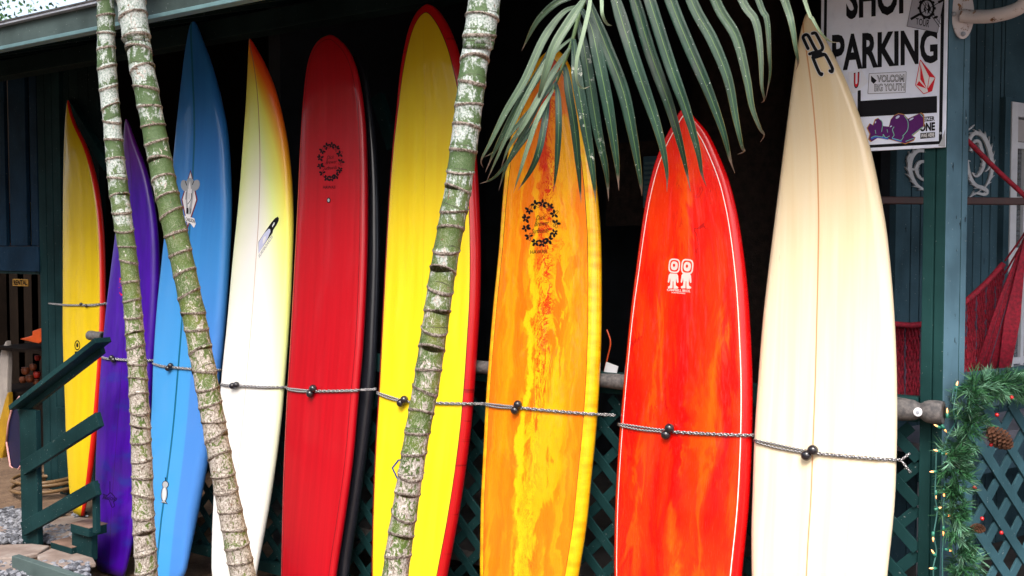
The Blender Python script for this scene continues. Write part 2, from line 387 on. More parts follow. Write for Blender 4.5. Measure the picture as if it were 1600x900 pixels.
BOARDS = {}
def board(key, label, L, R, tip, mat, thick=.075, yoff=0.0, rock=.07, tailw=.12, endz=-0.12, name='surfboard', group='surfboards leaning in a row against the porch'):
    # leaning plane Y = y0 + .1 z, nose rocker bends toward the viewer
    y0 = 3.60 + yoff; LEAN = .10
    tipz = (hitY(tip[0], tip[1], y0 + .25)).z
    def rk(z):
        t = max(0.0, (z - (tipz - 1.1)) / 1.1); return rock * t ** 2.2
    def on(x, y):
        p = hitY(x, y, y0 + .2)
        for _ in range(6): p = hitY(x, y, y0 + LEAN * p.z - rk(p.z))
        return p
    def dense(pts):
        P = [on(*tip)] + [on(*q) for q in pts]
        T = [math.sqrt(max(0, P[0].z - p.z)) for p in P]
        return T, [p.x for p in P]
    def pchip(T, V, t):
        n = len(T)
        if t >= T[-1]: return V[-1] + (V[-1] - V[-2]) / (T[-1] - T[-2]) * (t - T[-1])
        h = [T[i + 1] - T[i] for i in range(n - 1)]; d = [(V[i + 1] - V[i]) / h[i] for i in range(n - 1)]
        m = [d[0]] + [((h[i] * d[i - 1] + h[i - 1] * d[i]) / (h[i] + h[i - 1])) for i in range(1, n - 1)] + [d[-1]]
        i = 0
        while i < n - 2 and t > T[i + 1]: i += 1
        u = (t - T[i]) / h[i]
        return (2 * u ** 3 - 3 * u * u + 1) * V[i] + (u ** 3 - 2 * u * u + u) * h[i] * m[i] + (-2 * u ** 3 + 3 * u * u) * V[i + 1] + (u ** 3 - u * u) * h[i] * m[i + 1]
    TL, VL = dense(L); TR, VR = dense(R)
    tz = on(*tip).z; tl = min(TL[-1], TR[-1]); zl = tz - tl * tl
    def edges(z):
        t = math.sqrt(max(0, tz - z))
        if z >= zl: return pchip(TL, VL, t), pchip(TR, VR, t)
        e = .08
        a0, b0 = edges(zl); a1, b1 = edges(zl + e)
        c0 = (a0 + b0) / 2; dc = ((a1 + b1) / 2 - c0) / e
        h0 = (b0 - a0) / 2; dh = max(0.0, ((b1 - a1) / 2 - h0) / e)
        dz = (zl - z); span = max(.05, zl - endz); u = dz / span
        h = h0 + (-dh) * dz * (1 - u) + (tailw / 2 - h0) * (u ** 2.2)
        return c0 - dc * dz - max(h, .02), c0 - dc * dz + max(h, .02)
    NS = 96; st = []
    Tm = math.sqrt(tz - endz)
    for i in range(NS):
        t = Tm * (i / (NS - 1)) if i else .0
        t = max(t, .012); z = tz - t * t
        a, b = edges(z); c = (a + b) / 2
        # direction of sight here
        k = -((c - CAM.x) / (y0 + LEAN * z - CAM.y)); k = max(-1, k)
        th = thick * min(1.0, .22 + .78 * min(1.0, (tz - z) / .9) ** .6) * min(1.0, .45 + .55 * max(0, (z - endz) / .4))
        r = min(th / 2, (b - a) / 2 * .8)
        q = math.sqrt(1 + k * k)
        b2 = b + r - k * r - r * q; a2 = a - r - k * r + r * q
        if b2 - a2 < 2.05 * r * .6 or b2 <= a2:
            m = (a2 + b2) / 2; hw = max(.004, (b - a) / 2 * .6); a2, b2 = m - hw, m + hw
        r = min(r, (b2 - a2) / 2 * .92)
        st.append((z, a2, b2, r))
    outl = [Vector((s[1], s[0], 0)) for s in st][::-1] + [Vector((s[2], s[0], 0)) for s in st]
    import numpy as np
    O = np.array([(p.x, p.y) for p in outl]); A = O[:-1]; Bd = O[1:] - O[:-1]; L2 = (Bd ** 2).sum(1) + 1e-12
    def dist(x, z):
        q = np.array((x, z)); t = np.clip(((q - A) * Bd).sum(1) / L2, 0, 1)
        return float(np.sqrt((((A + Bd * t[:, None]) - q) ** 2).sum(1).min()))
    NC = 13; NR = 7; V = []; UB = []; UE = []
    for (z, a, b, r) in st:
        c = (a + b) / 2; h = (b - a) / 2; core = h - r; yy = y0 + LEAN * z - rk(z)
        dome = min(.012, h * .08)
        ring = []
        for i in range(NC):                                  # front, left -> right
            f = -1 + 2 * i / (NC - 1); ring.append((c + f * core, -dome * (1 - f * f), 1, 1))
        for i in range(1, NR + 1):
            ph = math.pi * i / (NR + 1); ring.append((c + core + r * math.sin(ph), r - r * math.cos(ph), 1 if ph <= math.pi / 2 + .01 else -1, 1))
        for i in range(NC):
            f = 1 - 2 * i / (NC - 1); ring.append((c + f * core, 2 * r + dome * .5 * (1 - f * f), -1, 1))
        for i in range(1, NR + 1):
            ph = math.pi * i / (NR + 1); ring.append((c - core - r * math.sin(ph), r + r * math.cos(ph), -1 if ph < math.pi / 2 - .01 else 1, 1))
        for (x, dy, fr, _) in ring:
            V.append(Vector((x, yy + dy, z - dy * LEAN)))
            UB.append((x - c, tz - z)); UE.append((dist(x, z) * fr, (x - c) / max(h, .01)))
    M = 2 * NC + 2 * NR; mb = MB(); fs = []
    for i in range(NS - 1):
        for k in range(M):
            k2 = (k + 1) % M; fs.append([i * M + k, (i + 1) * M + k, (i + 1) * M + k2, i * M + k2])
    fs.append(list(range(M))); fs.append([(NS - 1) * M + k for k in range(M)][::-1])
    mb.add(V, fs)
    z, a, b, r = st[-1]
    root = thing(name, label, 'surfboard', ((a + b) / 2, y0, 0), group)
    o = mb.build('deck', mat, root, smooth=True); fixn(o)
    me = o.data
    for nm, arr in (('B', UB), ('E', UE)):
        l = me.uv_layers.new(name=nm)
        for lp in me.loops: l.data[lp.index].uv = arr[lp.vertex_index]
    BOARDS[key] = dict(root=root, bvh=BVHTree.FromPolygons([tuple(v) for v in V], fs), y0=y0, tz=tz)
    return root

board('yellowL', 'narrow golden yellow surfboard with red right rail standing behind the stair railing',
      [(101, 200), (99, 260), (98, 350), (98, 450), (98, 530), (101, 620), (105, 720), (111, 785), (117, 813)],
      [(121, 195), (140, 235), (155, 290), (163, 350), (166, 430), (165, 520), (160, 600), (152, 690), (142, 760), (131, 813)],
      (106, 157), m_yellow(), thick=.06, yoff=.34, rock=.03, tailw=.06, endz=.02)
board('purple', 'deep violet surfboard between the yellow board and the sky blue one',
      [(192, 225), (187, 300), (178, 380), (168, 460), (160, 540), (153, 640), (149, 740), (149, 820), (151, 900)],
      [(213, 220), (232, 270), (246, 340), (251, 420), (249, 490), (243, 570), (237, 650), (228, 740), (214, 830), (197, 900)],
      (197, 186), m_purple(), thick=.07)
board('blue', 'tall sky blue surfboard with a darker stringer and an elephant decal',
      [(292, 60), (286, 100), (277, 180), (268, 260), (258, 350), (248, 440), (241, 530), (238, 620), (238, 720), (237, 810), (212, 1)] and
      [(292, 60), (286, 100), (278, 170), (271, 240), (262, 320), (252, 410), (244, 490), (239, 570), (236, 650), (229, 740), (222, 820), (215, 900)],
      [(318, 60), (333, 100), (347, 150), (357, 200), (362, 260), (364, 320), (361, 400), (356, 480), (349, 560), (339, 640), (326, 730), (311, 810), (292, 900)],
      (302, 31), m_blue(), thick=.08)
board('white', 'pointed white surfboard fading through lime and orange to a red tip',
      [(387, 100), (384, 160), (379, 230), (372, 320), (363, 410), (355, 500), (346, 590), (339, 680), (334, 770), (331, 840), (330, 900)],
      [(402, 75), (416, 100), (432, 140), (444, 185), (452, 230), (458, 290), (460, 350), (458, 420), (454, 500), (448, 580), (441, 660), (431, 740), (418, 820), (402, 900)],
      (390, 60), m_white(), thick=.065)
board('black', 'glossy black surfboard standing mostly hidden behind the crimson longboard',
      [(525, 110), (510, 150), (500, 250), (495, 350), (490, 450), (485, 600), (480, 750), (470, 900)],
      [(568, 100), (581, 160), (589, 230), (594, 320), (595, 400), (592, 500), (587, 600), (577, 690), (563, 790), (546, 900)],
      (545, 85), m_black(), thick=.06, yoff=.085, rock=.02, tailw=.2)
board('red', 'crimson longboard with round nose and a black floral wreath print',
      [(501, 60), (490, 73), (482, 93), (477, 120), (473, 160), (469, 220), (464, 330), (459, 430), (453, 540), (447, 640), (442, 760), (439, 900)],
      [(530, 60), (543, 73), (554, 93), (562, 120), (570, 170), (574, 230), (576, 310), (575, 400), (572, 480), (568, 550), (560, 640), (553, 720), (541, 810), (527, 900)],
      (515.5, 54), m_red(), thick=.05, rock=.04, tailw=.3)
board('yellowred', 'tall lemon yellow longboard edged with a dark red rail',
      [(650, 20), (640, 40), (632, 70), (625, 110), (619, 170), (613, 230), (607, 310), (602, 400), (597, 500), (592, 600), (586, 700), (582, 800), (580, 900)],
      [(692, 22), (704, 42), (716, 72), (727, 115), (738, 170), (746, 240), (751, 320), (753, 400), (752, 470), (748, 540), (744, 600), (737, 680), (728, 750), (717, 820), (702, 900)],
      (668, 6), m_yellowred(), thick=.08, tailw=.26)
board('orange', 'orange and yellow marbled longboard with black floral wreath print',
      [(833, 105), (816, 150), (803, 190), (793, 240), (785, 310), (779, 390), (771, 470), (765, 540), (759, 620), (755, 700), (751, 780), (749, 900)],
      [(888, 95), (900, 120), (911, 160), (920, 200), (929, 250), (936, 310), (941, 380), (942, 450), (941, 540), (938, 610), (933, 680), (926, 750), (918, 830), (907, 900)],
      (866, 76), m_orangeswirl(), thick=.08, tailw=.26)
board('redorange', 'bright red orange marbled surfboard with white pinline and twin figure print',
      [(1049, 196), (1034, 225), (1021, 260), (1009, 310), (1001, 360), (993, 420), (984, 490), (977, 560), (970, 640), (964, 720), (960, 800), (958, 900)],
      [(1087, 183), (1106, 205), (1124, 240), (1140, 280), (1153, 330), (1163, 390), (1170, 450), (1175, 520), (1178, 590), (1178, 660), (1176, 730), (1172, 800), (1162, 900)],
      (1070, 168), m_redswirl(), thick=.085, tailw=.2)
board('cream', 'large pale cream gun surfboard beside the parking sign',
      [(1250, 50), (1243, 90), (1236, 140), (1228, 200), (1219, 270), (1210, 340), (1200, 420), (1191, 500), (1184, 590), (1178, 680), (1175, 770), (1173, 840), (1174, 900)],
      [(1282, 45), (1306, 88), (1328, 135), (1347, 185), (1363, 235), (1375, 290), (1386, 350), (1394, 420), (1400, 500), (1403, 570), (1404, 650), (1403, 720), (1400, 790), (1389, 900)],
      (1262, 20), m_cream(), thick=.085, tailw=.16)

# ------------------------------------------------------------------ flat prints laid on real surfaces
class Dec:
    def __init__(s): s.p = []
    def poly(s, pts): s.p.append([tuple(q) for q in pts]); return s
    def stroke(s, pts, w, n=5):
        P = interp([Vector((a, b, 0)) for a, b in pts], n) if len(pts) > 2 else [Vector((a, b, 0)) for a, b in pts]
        l = []; r = []
        for i in range(len(P)):
            t = (P[min(i + 1, len(P) - 1)] - P[max(0, i - 1)]).normalized(); nn = Vector((-t.y, t.x, 0))
            l.append(P[i] + nn * w / 2); r.append(P[i] - nn * w / 2)
        for i in range(len(P) - 1): s.p.append([(q.x, q.y) for q in (l[i], l[i + 1], r[i + 1], r[i])])
        return s
    def ell(s, c, rx, ry, rot=0, n=14):
        a = math.radians(rot)
        s.p.append([(c[0] + rx * math.cos(t) * math.cos(a) - ry * math.sin(t) * math.sin(a), c[1] + rx * math.cos(t) * math.sin(a) + ry * math.sin(t) * math.cos(a)) for t in [2 * math.pi * i / n for i in range(n)]])
        return s
    def quadtext(s, txt, q, bold=0.0, shear=0.0):
        """q = pixel corners: bottom-left, bottom-right, top-right, top-left"""
        cu = bpy.data.curves.new('txt', 'FONT'); cu.body = txt; cu.offset = bold; cu.shear = shear; cu.resolution_u = 3
        o = bpy.data.objects.new('txt', cu); COL.objects.link(o); bpy.context.view_layer.update()
        me = bpy.data.meshes.new_from_object(o.evaluated_get(bpy.context.evaluated_depsgraph_get()))
        vs = [v.co.copy() for v in me.vertices]
        x0 = min(v.x for v in vs); x1 = max(v.x for v in vs); y0 = min(v.y for v in vs); y1 = max(v.y for v in vs)
        BL, BR, TR, TL = [Vector((a, b, 0)) for a, b in q]
        def mp(v):
            u = (v.x - x0) / (x1 - x0); t = (v.y - y0) / (y1 - y0)
            p = (BL * (1 - u) + BR * u) * (1 - t) + (TL * (1 - u) + TR * u) * t; return (p.x, p.y)
        for f in me.polygons: s.p.append([mp(vs[i]) for i in f.vertices])
        bpy.data.objects.remove(o); bpy.data.curves.remove(cu); bpy.data.meshes.remove(me)
        return s
    def put(s, name, mat, parent, surf, lift=.0012, label=None):
        mb = MB()
        for poly in s.p:
            vs = []
            ok = True
            for (x, y) in poly:
                q = surf(x, y, lift)
                if q is None: ok = False; break
                vs.append(q)
            if ok: mb.add(vs, [list(range(len(vs)))])
        if not mb.v: return None
        o = mb.build(name, mat, parent)
        if label: o['label'] = label
        if name in ('floral_print', 'elephant_lines', 'wreath_print', 'script_print', 'graffiti_lines'): o['kind'] = 'stuff'
        return o
def bsurf(key):
    bv = BOARDS[key]['bvh']
    def f(x, y, lift):
        r = ray(x, y).normalized(); h = bv.ray_cast(CAM, r)
        if h[0] is None: return None
        n = h[1] if h[1].dot(r) < 0 else -h[1]
        return h[0] + n * lift
    return f
def ysurf(Y):
    return lambda x, y, lift: hitY(x, y, Y - lift)
def flat(name, col, rough=.5):
    n = N(name); f = n.noise(n.obj(), 60, 3)
    return n.set(n.mix(n.math('MULTIPLY', f, .25), col, tuple(c * .6 for c in col[:3]) + (1,)), rough, spec=.15)
K_black = flat('black_print', (.004, .004, .007, 1)); K_white = flat('white_print', (.72, .72, .75, 1)); K_grey = flat('grey_print', (.35, .37, .40, 1))
K_maroon = flat('maroon_print', (.16, .012, .02, 1)); K_red = flat('red_print', (.62, .015, .03, 1)); K_purple = flat('purple_print', (.085, .012, .12, 1))
K_lilac = flat('lilac_print', (.52, .55, .75, 1)); K_dkpurple = flat('dark_violet_print', (.015, .004, .07, 1)); K_navy = flat('navy_print', (.01, .05, .20, 1))
K_pink = flat('pale_pink_print', (.85, .55, .52, 1)); K_mint = flat('mint_print', (.20, .52, .42, 1)); K_gold = flat('gold_print', (.45, .22, .05, 1)); K_bluep = flat('blue_print', (.05, .12, .50, 1))

def wreath(key, cx, cy, rx, ry, hawaii, sc):
    d = Dec(); rnd = random.Random(5)
    for i in range(13):
        a = 2 * math.pi * i / 13; px = cx + rx * math.cos(a); py = cy + ry * math.sin(a)
        for j in range(5):
            b = a + 2 * math.pi * j / 5 + rnd.uniform(-.3, .3); L = rnd.uniform(4.8, 6.8) * sc
            c = (px + math.cos(b) * L * .62, py + math.sin(b) * L * .62)
            if rnd.random() < .82: d.ell(c, L * .50, L * .30, math.degrees(b), 8)
            else: d.stroke([(c[0] + L * .5 * math.cos(t) * math.cos(b) - L * .27 * math.sin(t) * math.sin(b), c[1] + L * .5 * math.cos(t) * math.sin(b) + L * .27 * math.sin(t) * math.cos(b)) for t in [k * math.pi / 4 for k in range(9)]], .55 * sc, 2)
    for (t, x0, x1, yb, hh) in (('Dick', cx - 7 * sc, cx + 7 * sc, cy - 5 * sc, 7 * sc), ('Brewer', cx - 9 * sc, cx + 12 * sc, cy + 3.5 * sc, 7 * sc), ('Surfboards', cx - 13 * sc, cx + 12 * sc, cy + 14 * sc, 7 * sc)):
        d.quadtext(t, [(x0, yb + 1 * sc), (x1, yb - 1 * sc), (x1, yb - 1 * sc - hh), (x0, yb + 1 * sc - hh)], 0.0, .4)
    d.quadtext('HAWAII', hawaii, .01)
    d.put('wreath_print', K_black, BOARDS[key]['root'], bsurf(key))
wreath('red', 516.5, 253, 16.5, 26, [(505, 295), (524, 295), (524, 290), (505, 290)], .85)
wreath('orange', 845, 349, 24, 31, [(829, 397), (854, 395.5), (854, 390), (829, 391)], 1.08)
Dec().ell((514, 313), 3.0, 4.2).put('vent_plug', K_black, BOARDS['red']['root'], bsurf('red'), .002)
Dec().ell((514, 313), 1.7, 2.8).put('vent_screw', K_grey, BOARDS['red']['root'], bsurf('red'), .0032)
# elephant decal on the blue board
bs = bsurf('blue'); br = BOARDS['blue']['root']
Dec().poly([(298, 265), (309, 312), (293.5, 357.5), (283.5, 312)]).put('decal_diamond', K_maroon, br, bs, .0010)
Dec().poly([(298, 269), (307, 312), (293.7, 352), (285.5, 312)]).put('decal_diamond', K_white, br, bs, .0016)
Dec().ell((288.6, 290), 5.6, 9, -12).ell((306.5, 289.5), 5.8, 9, 18).ell((297.5, 287), 6.5, 9).poly([(291.5, 292), (304, 292), (301.5, 312), (299, 335), (292, 335), (290.8, 315)]).put('elephant_figure', K_grey, br, bs, .0022)
Dec().stroke([(290, 283), (292.5, 290)], 1.1).stroke([(303.5, 283), (301, 289)], 1.1).stroke([(291.5, 300), (291, 312)], 1.0).stroke([(299.5, 302), (299.2, 311), (294, 319)], .9).stroke([(296, 302), (296, 312)], .4).poly([(292, 325), (295, 325), (294.5, 334), (291.5, 334)]).stroke([(299, 326), (298.6, 333)], 1).put('elephant_lines', K_black, br, bs, .0028)
Dec().poly([(289, 337), (304, 341), (306.5, 350), (303.5, 356), (298, 349), (290, 345)]).put('name_ribbon', K_white, br, bs, .0026)
Dec().quadtext('CARLSON', [(290.5, 344.5), (304.5, 349), (305.5, 343.5), (290.8, 339.5)], .02).put('name_lettering', K_black, br, bs, .0032)
# small figure decal lower on the blue board
Dec().ell((258.6, 757), 5.4, 6).ell((257, 772), 5.4, 13, 3).poly([(251, 785), (262.5, 788), (259, 782)]).poly([(257.6, 746), (259.6, 746), (258.8, 754)]).put('small_figure', K_black, br, bs, .001)
Dec().ell((258.6, 757), 4.4, 5).ell((257, 772), 4.3, 11.5, 3).poly([(252, 785), (256, 781), (261.5, 787), (257, 785)]).put('small_figure', K_grey, br, bs, .0018)
Dec().ell((257, 772), 2.2, 10, 3).put('small_figure', K_white, br, bs, .0025)
# slanted monogram on the white board
bs = bsurf('white'); br = BOARDS['white']['root']
Dec().poly([(404, 378), (413, 364), (424, 348), (430, 341), (434, 338.5), (436, 341), (435.5, 345), (432, 352), (427, 359.5), (426, 364), (418, 375), (404, 396)]).put('monogram', K_black, br, bs, .001)
Dec().poly([(404.6, 378.5), (413, 365), (420, 357.5), (422.5, 358), (423, 362), (418, 374), (404.2, 396.4)]).put('monogram', K_lilac, br, bs, .0018)
Dec().poly([(411.2, 374), (413, 370), (416, 369), (416, 372.5), (414, 378), (411, 382)]).poly([(425.6, 353), (428.5, 347.5), (430, 348), (429, 351), (426, 355.5)]).put('monogram', K_white, br, bs, .0026)
Dec().quadtext('SURFBOARDS', [(405, 404), (426.5, 371), (425, 366.5), (404, 399)], .02).put('lettering', K_grey, br, bs, .001)
# twin figures on the red orange board
bs = bsurf('redorange'); br = BOARDS['redorange']['root']
def rsq(cx, cy, w, h, sk=0.08, n=24, p=3.2):
    out = []
    for i in range(n):
        t = 2 * math.pi * i / n; c = math.cos(t); s_ = math.sin(t)
        x = w * math.copysign(abs(c) ** (2 / p), c); y = h * math.copysign(abs(s_) ** (2 / p), s_)
        out.append((cx + x + sk * -y, cy + y + sk * x * 1.2))
    return out
def ringq(d, a, b):
    for i in range(len(a)): j = (i + 1) % len(a); d.poly([a[i], a[j], b[j], b[i]])
d = Dec()
for cx, cy, k in ((1053.8, 415.3, 1.0), (1074, 416.6, 1.06)):
    ringq(d, rsq(cx, cy, 8.9 * k, 11.2 * k), rsq(cx, cy, 7.0 * k, 9.0 * k))
    ringq(d, rsq(cx, cy, 5.4 * k, 6.9 * k, p=2.4), rsq(cx - .5, cy - .8, 2.0, 2.6, p=2))
    bx = cx - 2.0
    d.poly([(bx - 6.6, 442), (bx - 8.2, 441), (bx - 6.8, 430), (bx - 4.5, 427.3), (bx + 6.2, 427.8), (bx + 8, 431), (bx + 8.6, 441), (bx + 7, 442.4), (bx + 5.6, 440), (bx + 5.2, 434), (bx + 4.4, 440), (bx + 4.4, 446), (bx + 8.5, 449), (bx + 7, 451), (bx + .9, 451), (bx + .6, 439.5), (bx - .4, 439.5), (bx - .9, 450.5), (bx - 7.4, 450.6), (bx - 8, 448), (bx - 4.4, 446), (bx - 4, 439), (bx - 4.7, 434), (bx - 5.3, 439)])
d.quadtext('CAMPBELL BROS.', [(1042.5, 454.3), (1079, 457), (1079, 452.8), (1042.5, 451)], .02)
d.quadtext('SURFBOARDS', [(1049.5, 458), (1071, 459.5), (1071, 457.4), (1049.5, 456)], .02)
d.put('twin_figure_print', K_pink, br, bs)
# monogram on the cream nose: strokes with white border
bs = bsurf('cream'); br = BOARDS['cream']['root']
S1 = [[(1263, 76), (1257.5, 64), (1255.5, 58), (1259, 54.5), (1263.5, 56.5), (1272, 73), (1279, 84)], [(1269.5, 52.5), (1274, 52), (1277.5, 57), (1285, 72), (1284.5, 78), (1279, 81)],
      [(1265.5, 84.5), (1273, 82), (1281, 83)], [(1270.5, 90), (1276, 104), (1281, 114.5), (1284, 117)], [(1270.5, 90), (1276, 87.5), (1287, 85), (1291, 88), (1298, 101), (1301, 108)], [(1301, 108), (1300, 112.5), (1297, 111)], [(1281, 115), (1284.5, 115.5)]]
d = Dec(); d2 = Dec()
for q in S1:
    d.stroke(q, 7.2, 4); d2.stroke(q, 4.9, 4)
    for c in (q[0], q[-1]): d.ell(c, 3.6, 3.6, 0, 12); d2.ell(c, 2.45, 2.45, 0, 12)
d2.poly([(1268, 82), (1280, 79), (1288, 84), (1288, 88), (1272, 93), (1269, 89)])
d.put('monogram_border', K_white, br, bs, .0016); d2.put('monogram', K_black, br, bs, .0030)
# marks on the violet board, the leftmost board and the lemon one
bs = bsurf('purple'); br = BOARDS['purple']['root']
Dec().stroke([(161, 772), (168, 774), (173, 770), (180, 778), (178, 784)], 1.6).stroke([(163, 779), (170, 780), (175, 792), (179, 790), (177, 783)], 1.3).stroke([(172, 752), (172, 770)], 1.2).quadtext('Malolo', [(160, 780), (183, 783), (183, 775), (160, 773)], .02, .4).put('script_print', K_dkpurple, br, bs)
Dec().poly([(158, 900), (159, 893), (162, 892), (164.5, 897), (164.5, 903), (158, 903)]).put('fin_mark', K_maroon, br, bs)
rnd = random.Random(3); d = Dec()
for i in range(16):
    x = 188 + rnd.uniform(-3, 3); y = 448 + rnd.uniform(-14, 14); d.stroke([(x, y), (x + rnd.uniform(-2, 3), y + rnd.uniform(-3, 3))], 1.1)
d.put('floral_print', K_red, br, bs)
bs = bsurf('yellowL'); br = BOARDS['yellowL']['root']
d = Dec(); ringq(d, rsq(121, 539.5, 4.4, 8, 0, 20, 2), rsq(121, 539.5, 3.2, 6.2, 0, 20, 2)); d.ell((121, 539.5), 1.8, 3.6); d.poly([(117, 549), (125.5, 549), (125.5, 557), (117, 557)])
d.put('round_badge_print', K_black, br, bs)
bs = bsurf('yellowred'); br = BOARDS['yellowred']['root']
d = Dec(); dd = [(612, 731), (622, 718), (650, 716), (664, 739), (640, 752), (620, 748)]
ringq(d, dd, [(638 + (x - 638) * .9, 734 + (y - 734) * .88) for x, y in dd]); d.put('hexagon_print', K_navy, br, bs)
bs = bsurf('orange'); br = BOARDS['orange']['root']
Dec().quadtext('Hawaiian', [(782, 372), (785, 312), (781, 312), (778, 372)], .01, .4).put('script_print', K_black, br, bs)

# ------------------------------------------------------------------ bungee cords with ball toggles
n = N('black_white_braided_cord'); u_ = n.sep(n.uv())
chk = n.math('ADD', n.math('MULTIPLY', u_[0], 3.0), n.math('MULTIPLY', u_[1], 66.0))
chk2 = n.math('SUBTRACT', n.math('MULTIPLY', u_[0], 3.0), n.math('MULTIPLY', u_[1], 66.0))
cm = n.math('MULTIPLY', n.math('GREATER_THAN', n.math('FRACT', chk), .45), n.math('GREATER_THAN', n.math('FRACT', chk2), .40))
M_cord = n.set(n.mix(cm, (.012, .012, .014, 1), (.55, .55, .58, 1)), .7)
M_ball = simple('glossy_black_ball', (.012, .011, .015), .18, .2, 12, coat=.3)
def bungee(label, key, sL, sR, balls, rb=.021, spread=3.2, tail=None):
    surf = bsurf(key); y0 = BOARDS[key]['y0']
    def on(x, y, lift=.007):
        q = surf(x, y, lift)
        if q is None:
            p = hitY(x, y, y0 + .15)
            return hitY(x, y, y0 + .1 * p.z + .035)
        return q
    bc = ((balls[0][0] + balls[1][0]) / 2, (balls[0][1] + balls[1][1]) / 2)
    root = thing('bungee_cord', label, 'bungee cord', on(*bc), 'braided bungee cords with black ball toggles across the boards')
    r = .0043
    for sgn in (-1, 1):
        mb = MB(); pts = [on(sL[0] + (bc[0] - sL[0]) * t, sL[1] + (bc[1] - sL[1]) * t + sgn * spread * (.35 + .65 * math.sin(min(1, t * 1.3) * math.pi) * .5 + .3 * t) + math.sin(t * math.pi) * 1.2) for t in [i / 14 for i in range(15)]]
        mb.tube(pts, r, 6); o = mb.build('cord_strand', M_cord, root, smooth=True)
    for sgn in (-1, 1):
        mb = MB(); pts = []
        for i in range(41):
            t = i / 40; ph = t * 44 + (0 if sgn < 0 else math.pi)
            x = bc[0] + (sR[0] - bc[0]) * t; y = bc[1] + (sR[1] - bc[1]) * t + math.sin(t * math.pi) * 1.0 + 1.3 * math.sin(ph)
            pts.append(on(x, y, .008 + .0028 * math.cos(ph)))
        if tail: pts.append(on(*tail[0 if sgn < 0 else 1]))
        mb.tube(pts, r, 6); o = mb.build('cord_strand', M_cord, root, smooth=True)
    for b in balls:
        mb = MB(); mb.ball(on(b[0], b[1], rb * .9), rb, 18, 12); mb.build('ball', M_ball, root, smooth=True)
bungee('thin bungee cord around the leftmost golden yellow board', 'yellowL', (76, 474), (167, 474), [(129, 475.5), (137, 478)], .012, .8)
bungee('bungee cord holding the violet board', 'purple', (160, 558), (241, 563), [(178, 559), (181, 562.5)], .017, 1.0)
bungee('bungee cord across the sky blue board', 'blue', (240, 568), (345, 578), [(266, 575.5), (270, 571.5)], .017, 1.2)
bungee('bungee cord across the white airbrushed board', 'white', (345, 600), (448, 605), [(367, 603), (373, 601.5)], .018, 1.3)
bungee('bungee cord across the crimson longboard', 'red', (448, 607), (588, 608), [(493, 607), (488.5, 615)], .020, 2.2)
bungee('bungee cord across the lemon yellow longboard', 'yellowred', (589, 613), (757, 631), [(635.5, 624.5), (630, 629.5)], .020, 2.4)
bungee('bungee cord across the orange marbled longboard', 'orange', (757, 631), (962, 649), [(812.5, 632), (808, 641)], .019, 2.6)
bungee('bungee cord across the red orange marbled board', 'redorange', (966, 663), (1178, 680), [(1049, 669), (1043.5, 679)], .020, 3.0)
bungee('bungee cord across the cream board with loose split end', 'cream', (1178, 688), (1408, 719), [(1272.5, 703), (1262.5, 711)], .020, 3.4, tail=((1422, 708), (1423, 739)))

# ------------------------------------------------------------------ porch structure
YP = 3.89                                             # front face of the porch posts and lattice
A1 = hitY(1440, 450, YP); A2 = hitY(1457.5, 450, YP); A3 = hitY(1459.5, 450, YP); B1 = hitY(1476, 450, YP)
def along2(p, px):                                     # step from p along DIR2 until it projects to pixel column px
    lo, hi = 0, 3
    for _ in range(40):
        m = (lo + hi) / 2; q = p + DIR2 * m - CAM; x = 800 + F * q.dot(RIGHT) / q.dot(VIEW)
        if x < px: lo = m
        else: hi = m
    return lo
w1 = along2(B1, 1500); w2 = along2(B1, 1502); w3 = along2(B1, 1511)
post = thing('porch_post', 'corner porch post, dark green front and weathered side tinted skylight blue, carrying the parking sign', 'post', (B1.x, B1.y, 0))
def foot(a, b, s0, s1): return [a + DIR2 * s0, b + DIR2 * s0, b + DIR2 * s1, a + DIR2 * s1]
def twof(foot_, z0, z1, parent, name, mats, bevel=.003):
    mb = MB(); mb.prism(foot_, z0, z1); o = mb.build(name, mats, parent, bevel=0); fixn(o)
    for p in o.data.polygons: p.material_index = 1 if p.normal.dot(NRM2) > .8 else 0
    b = o.modifiers.new('bevel', 'BEVEL'); b.width = bevel; b.segments = 2
    return o
twof(foot(A1, A2, 0, w1), 0, 3.22, post, 'post_board', [M_teal, M_teal])
twof(foot(A3, B1, 0, w1), 0, 3.22, post, 'post_board', [M_teal, M_blue])
twof(foot(A1 + X3 * .004, B1 - X3 * .003, w2, w3), 0, 3.22, post, 'post_board', [M_teal, M_blue])

def lattice(name, label, O, H, nrm, length, z0, z1, mat, pitch=.118, sw=.042, th=.009, fr=True, frmat=None):
    """crossed diagonal slats in the plane O + H*s + z ; nrm points to the viewer"""
    root = thing(name, label, 'lattice', (O.x, O.y, z0)); hgt = z1 - z0; st = pitch * math.sqrt(2); cnt = 0
    for fam in (0, 1):
        k = -hgt
        s = -hgt + (.03 if fam else .0)
        while s < length:
            # line: s + t (rising) or s + (hgt - t)
            t0 = max(0, -s); t1 = min(hgt, length - s)
            if t1 - t0 > .06:
                if fam == 0: a = (s + t0, t0); b = (s + t1, t1)
                else: a = (s + t0, hgt - t0); b = (s + t1, hgt - t1)
                p = O + H * a[0] + Z3 * a[1] + nrm * (th * (fam * 1.05)); q = O + H * b[0] + Z3 * b[1] + nrm * (th * (fam * 1.05))
                p.z += z0 - O.z; q.z += z0 - O.z
                mb = MB(); d = (q - p).normalized(); mb.bar(p, q, sw, th, d.cross(nrm)); mb.build('slat', mat, root, bevel=.0015); cnt += 1
            s += st
    return root
# left lattice below the rail
XL0 = hitY(182, 600, YP).x
lat = lattice('lattice_panel', 'dark green crossed lattice below the rail behind the surfboards', Vector((XL0, YP + .02, 0)), X3, -Y3, A1.x - XL0 - .002, .05, 1.17, M_lattice)
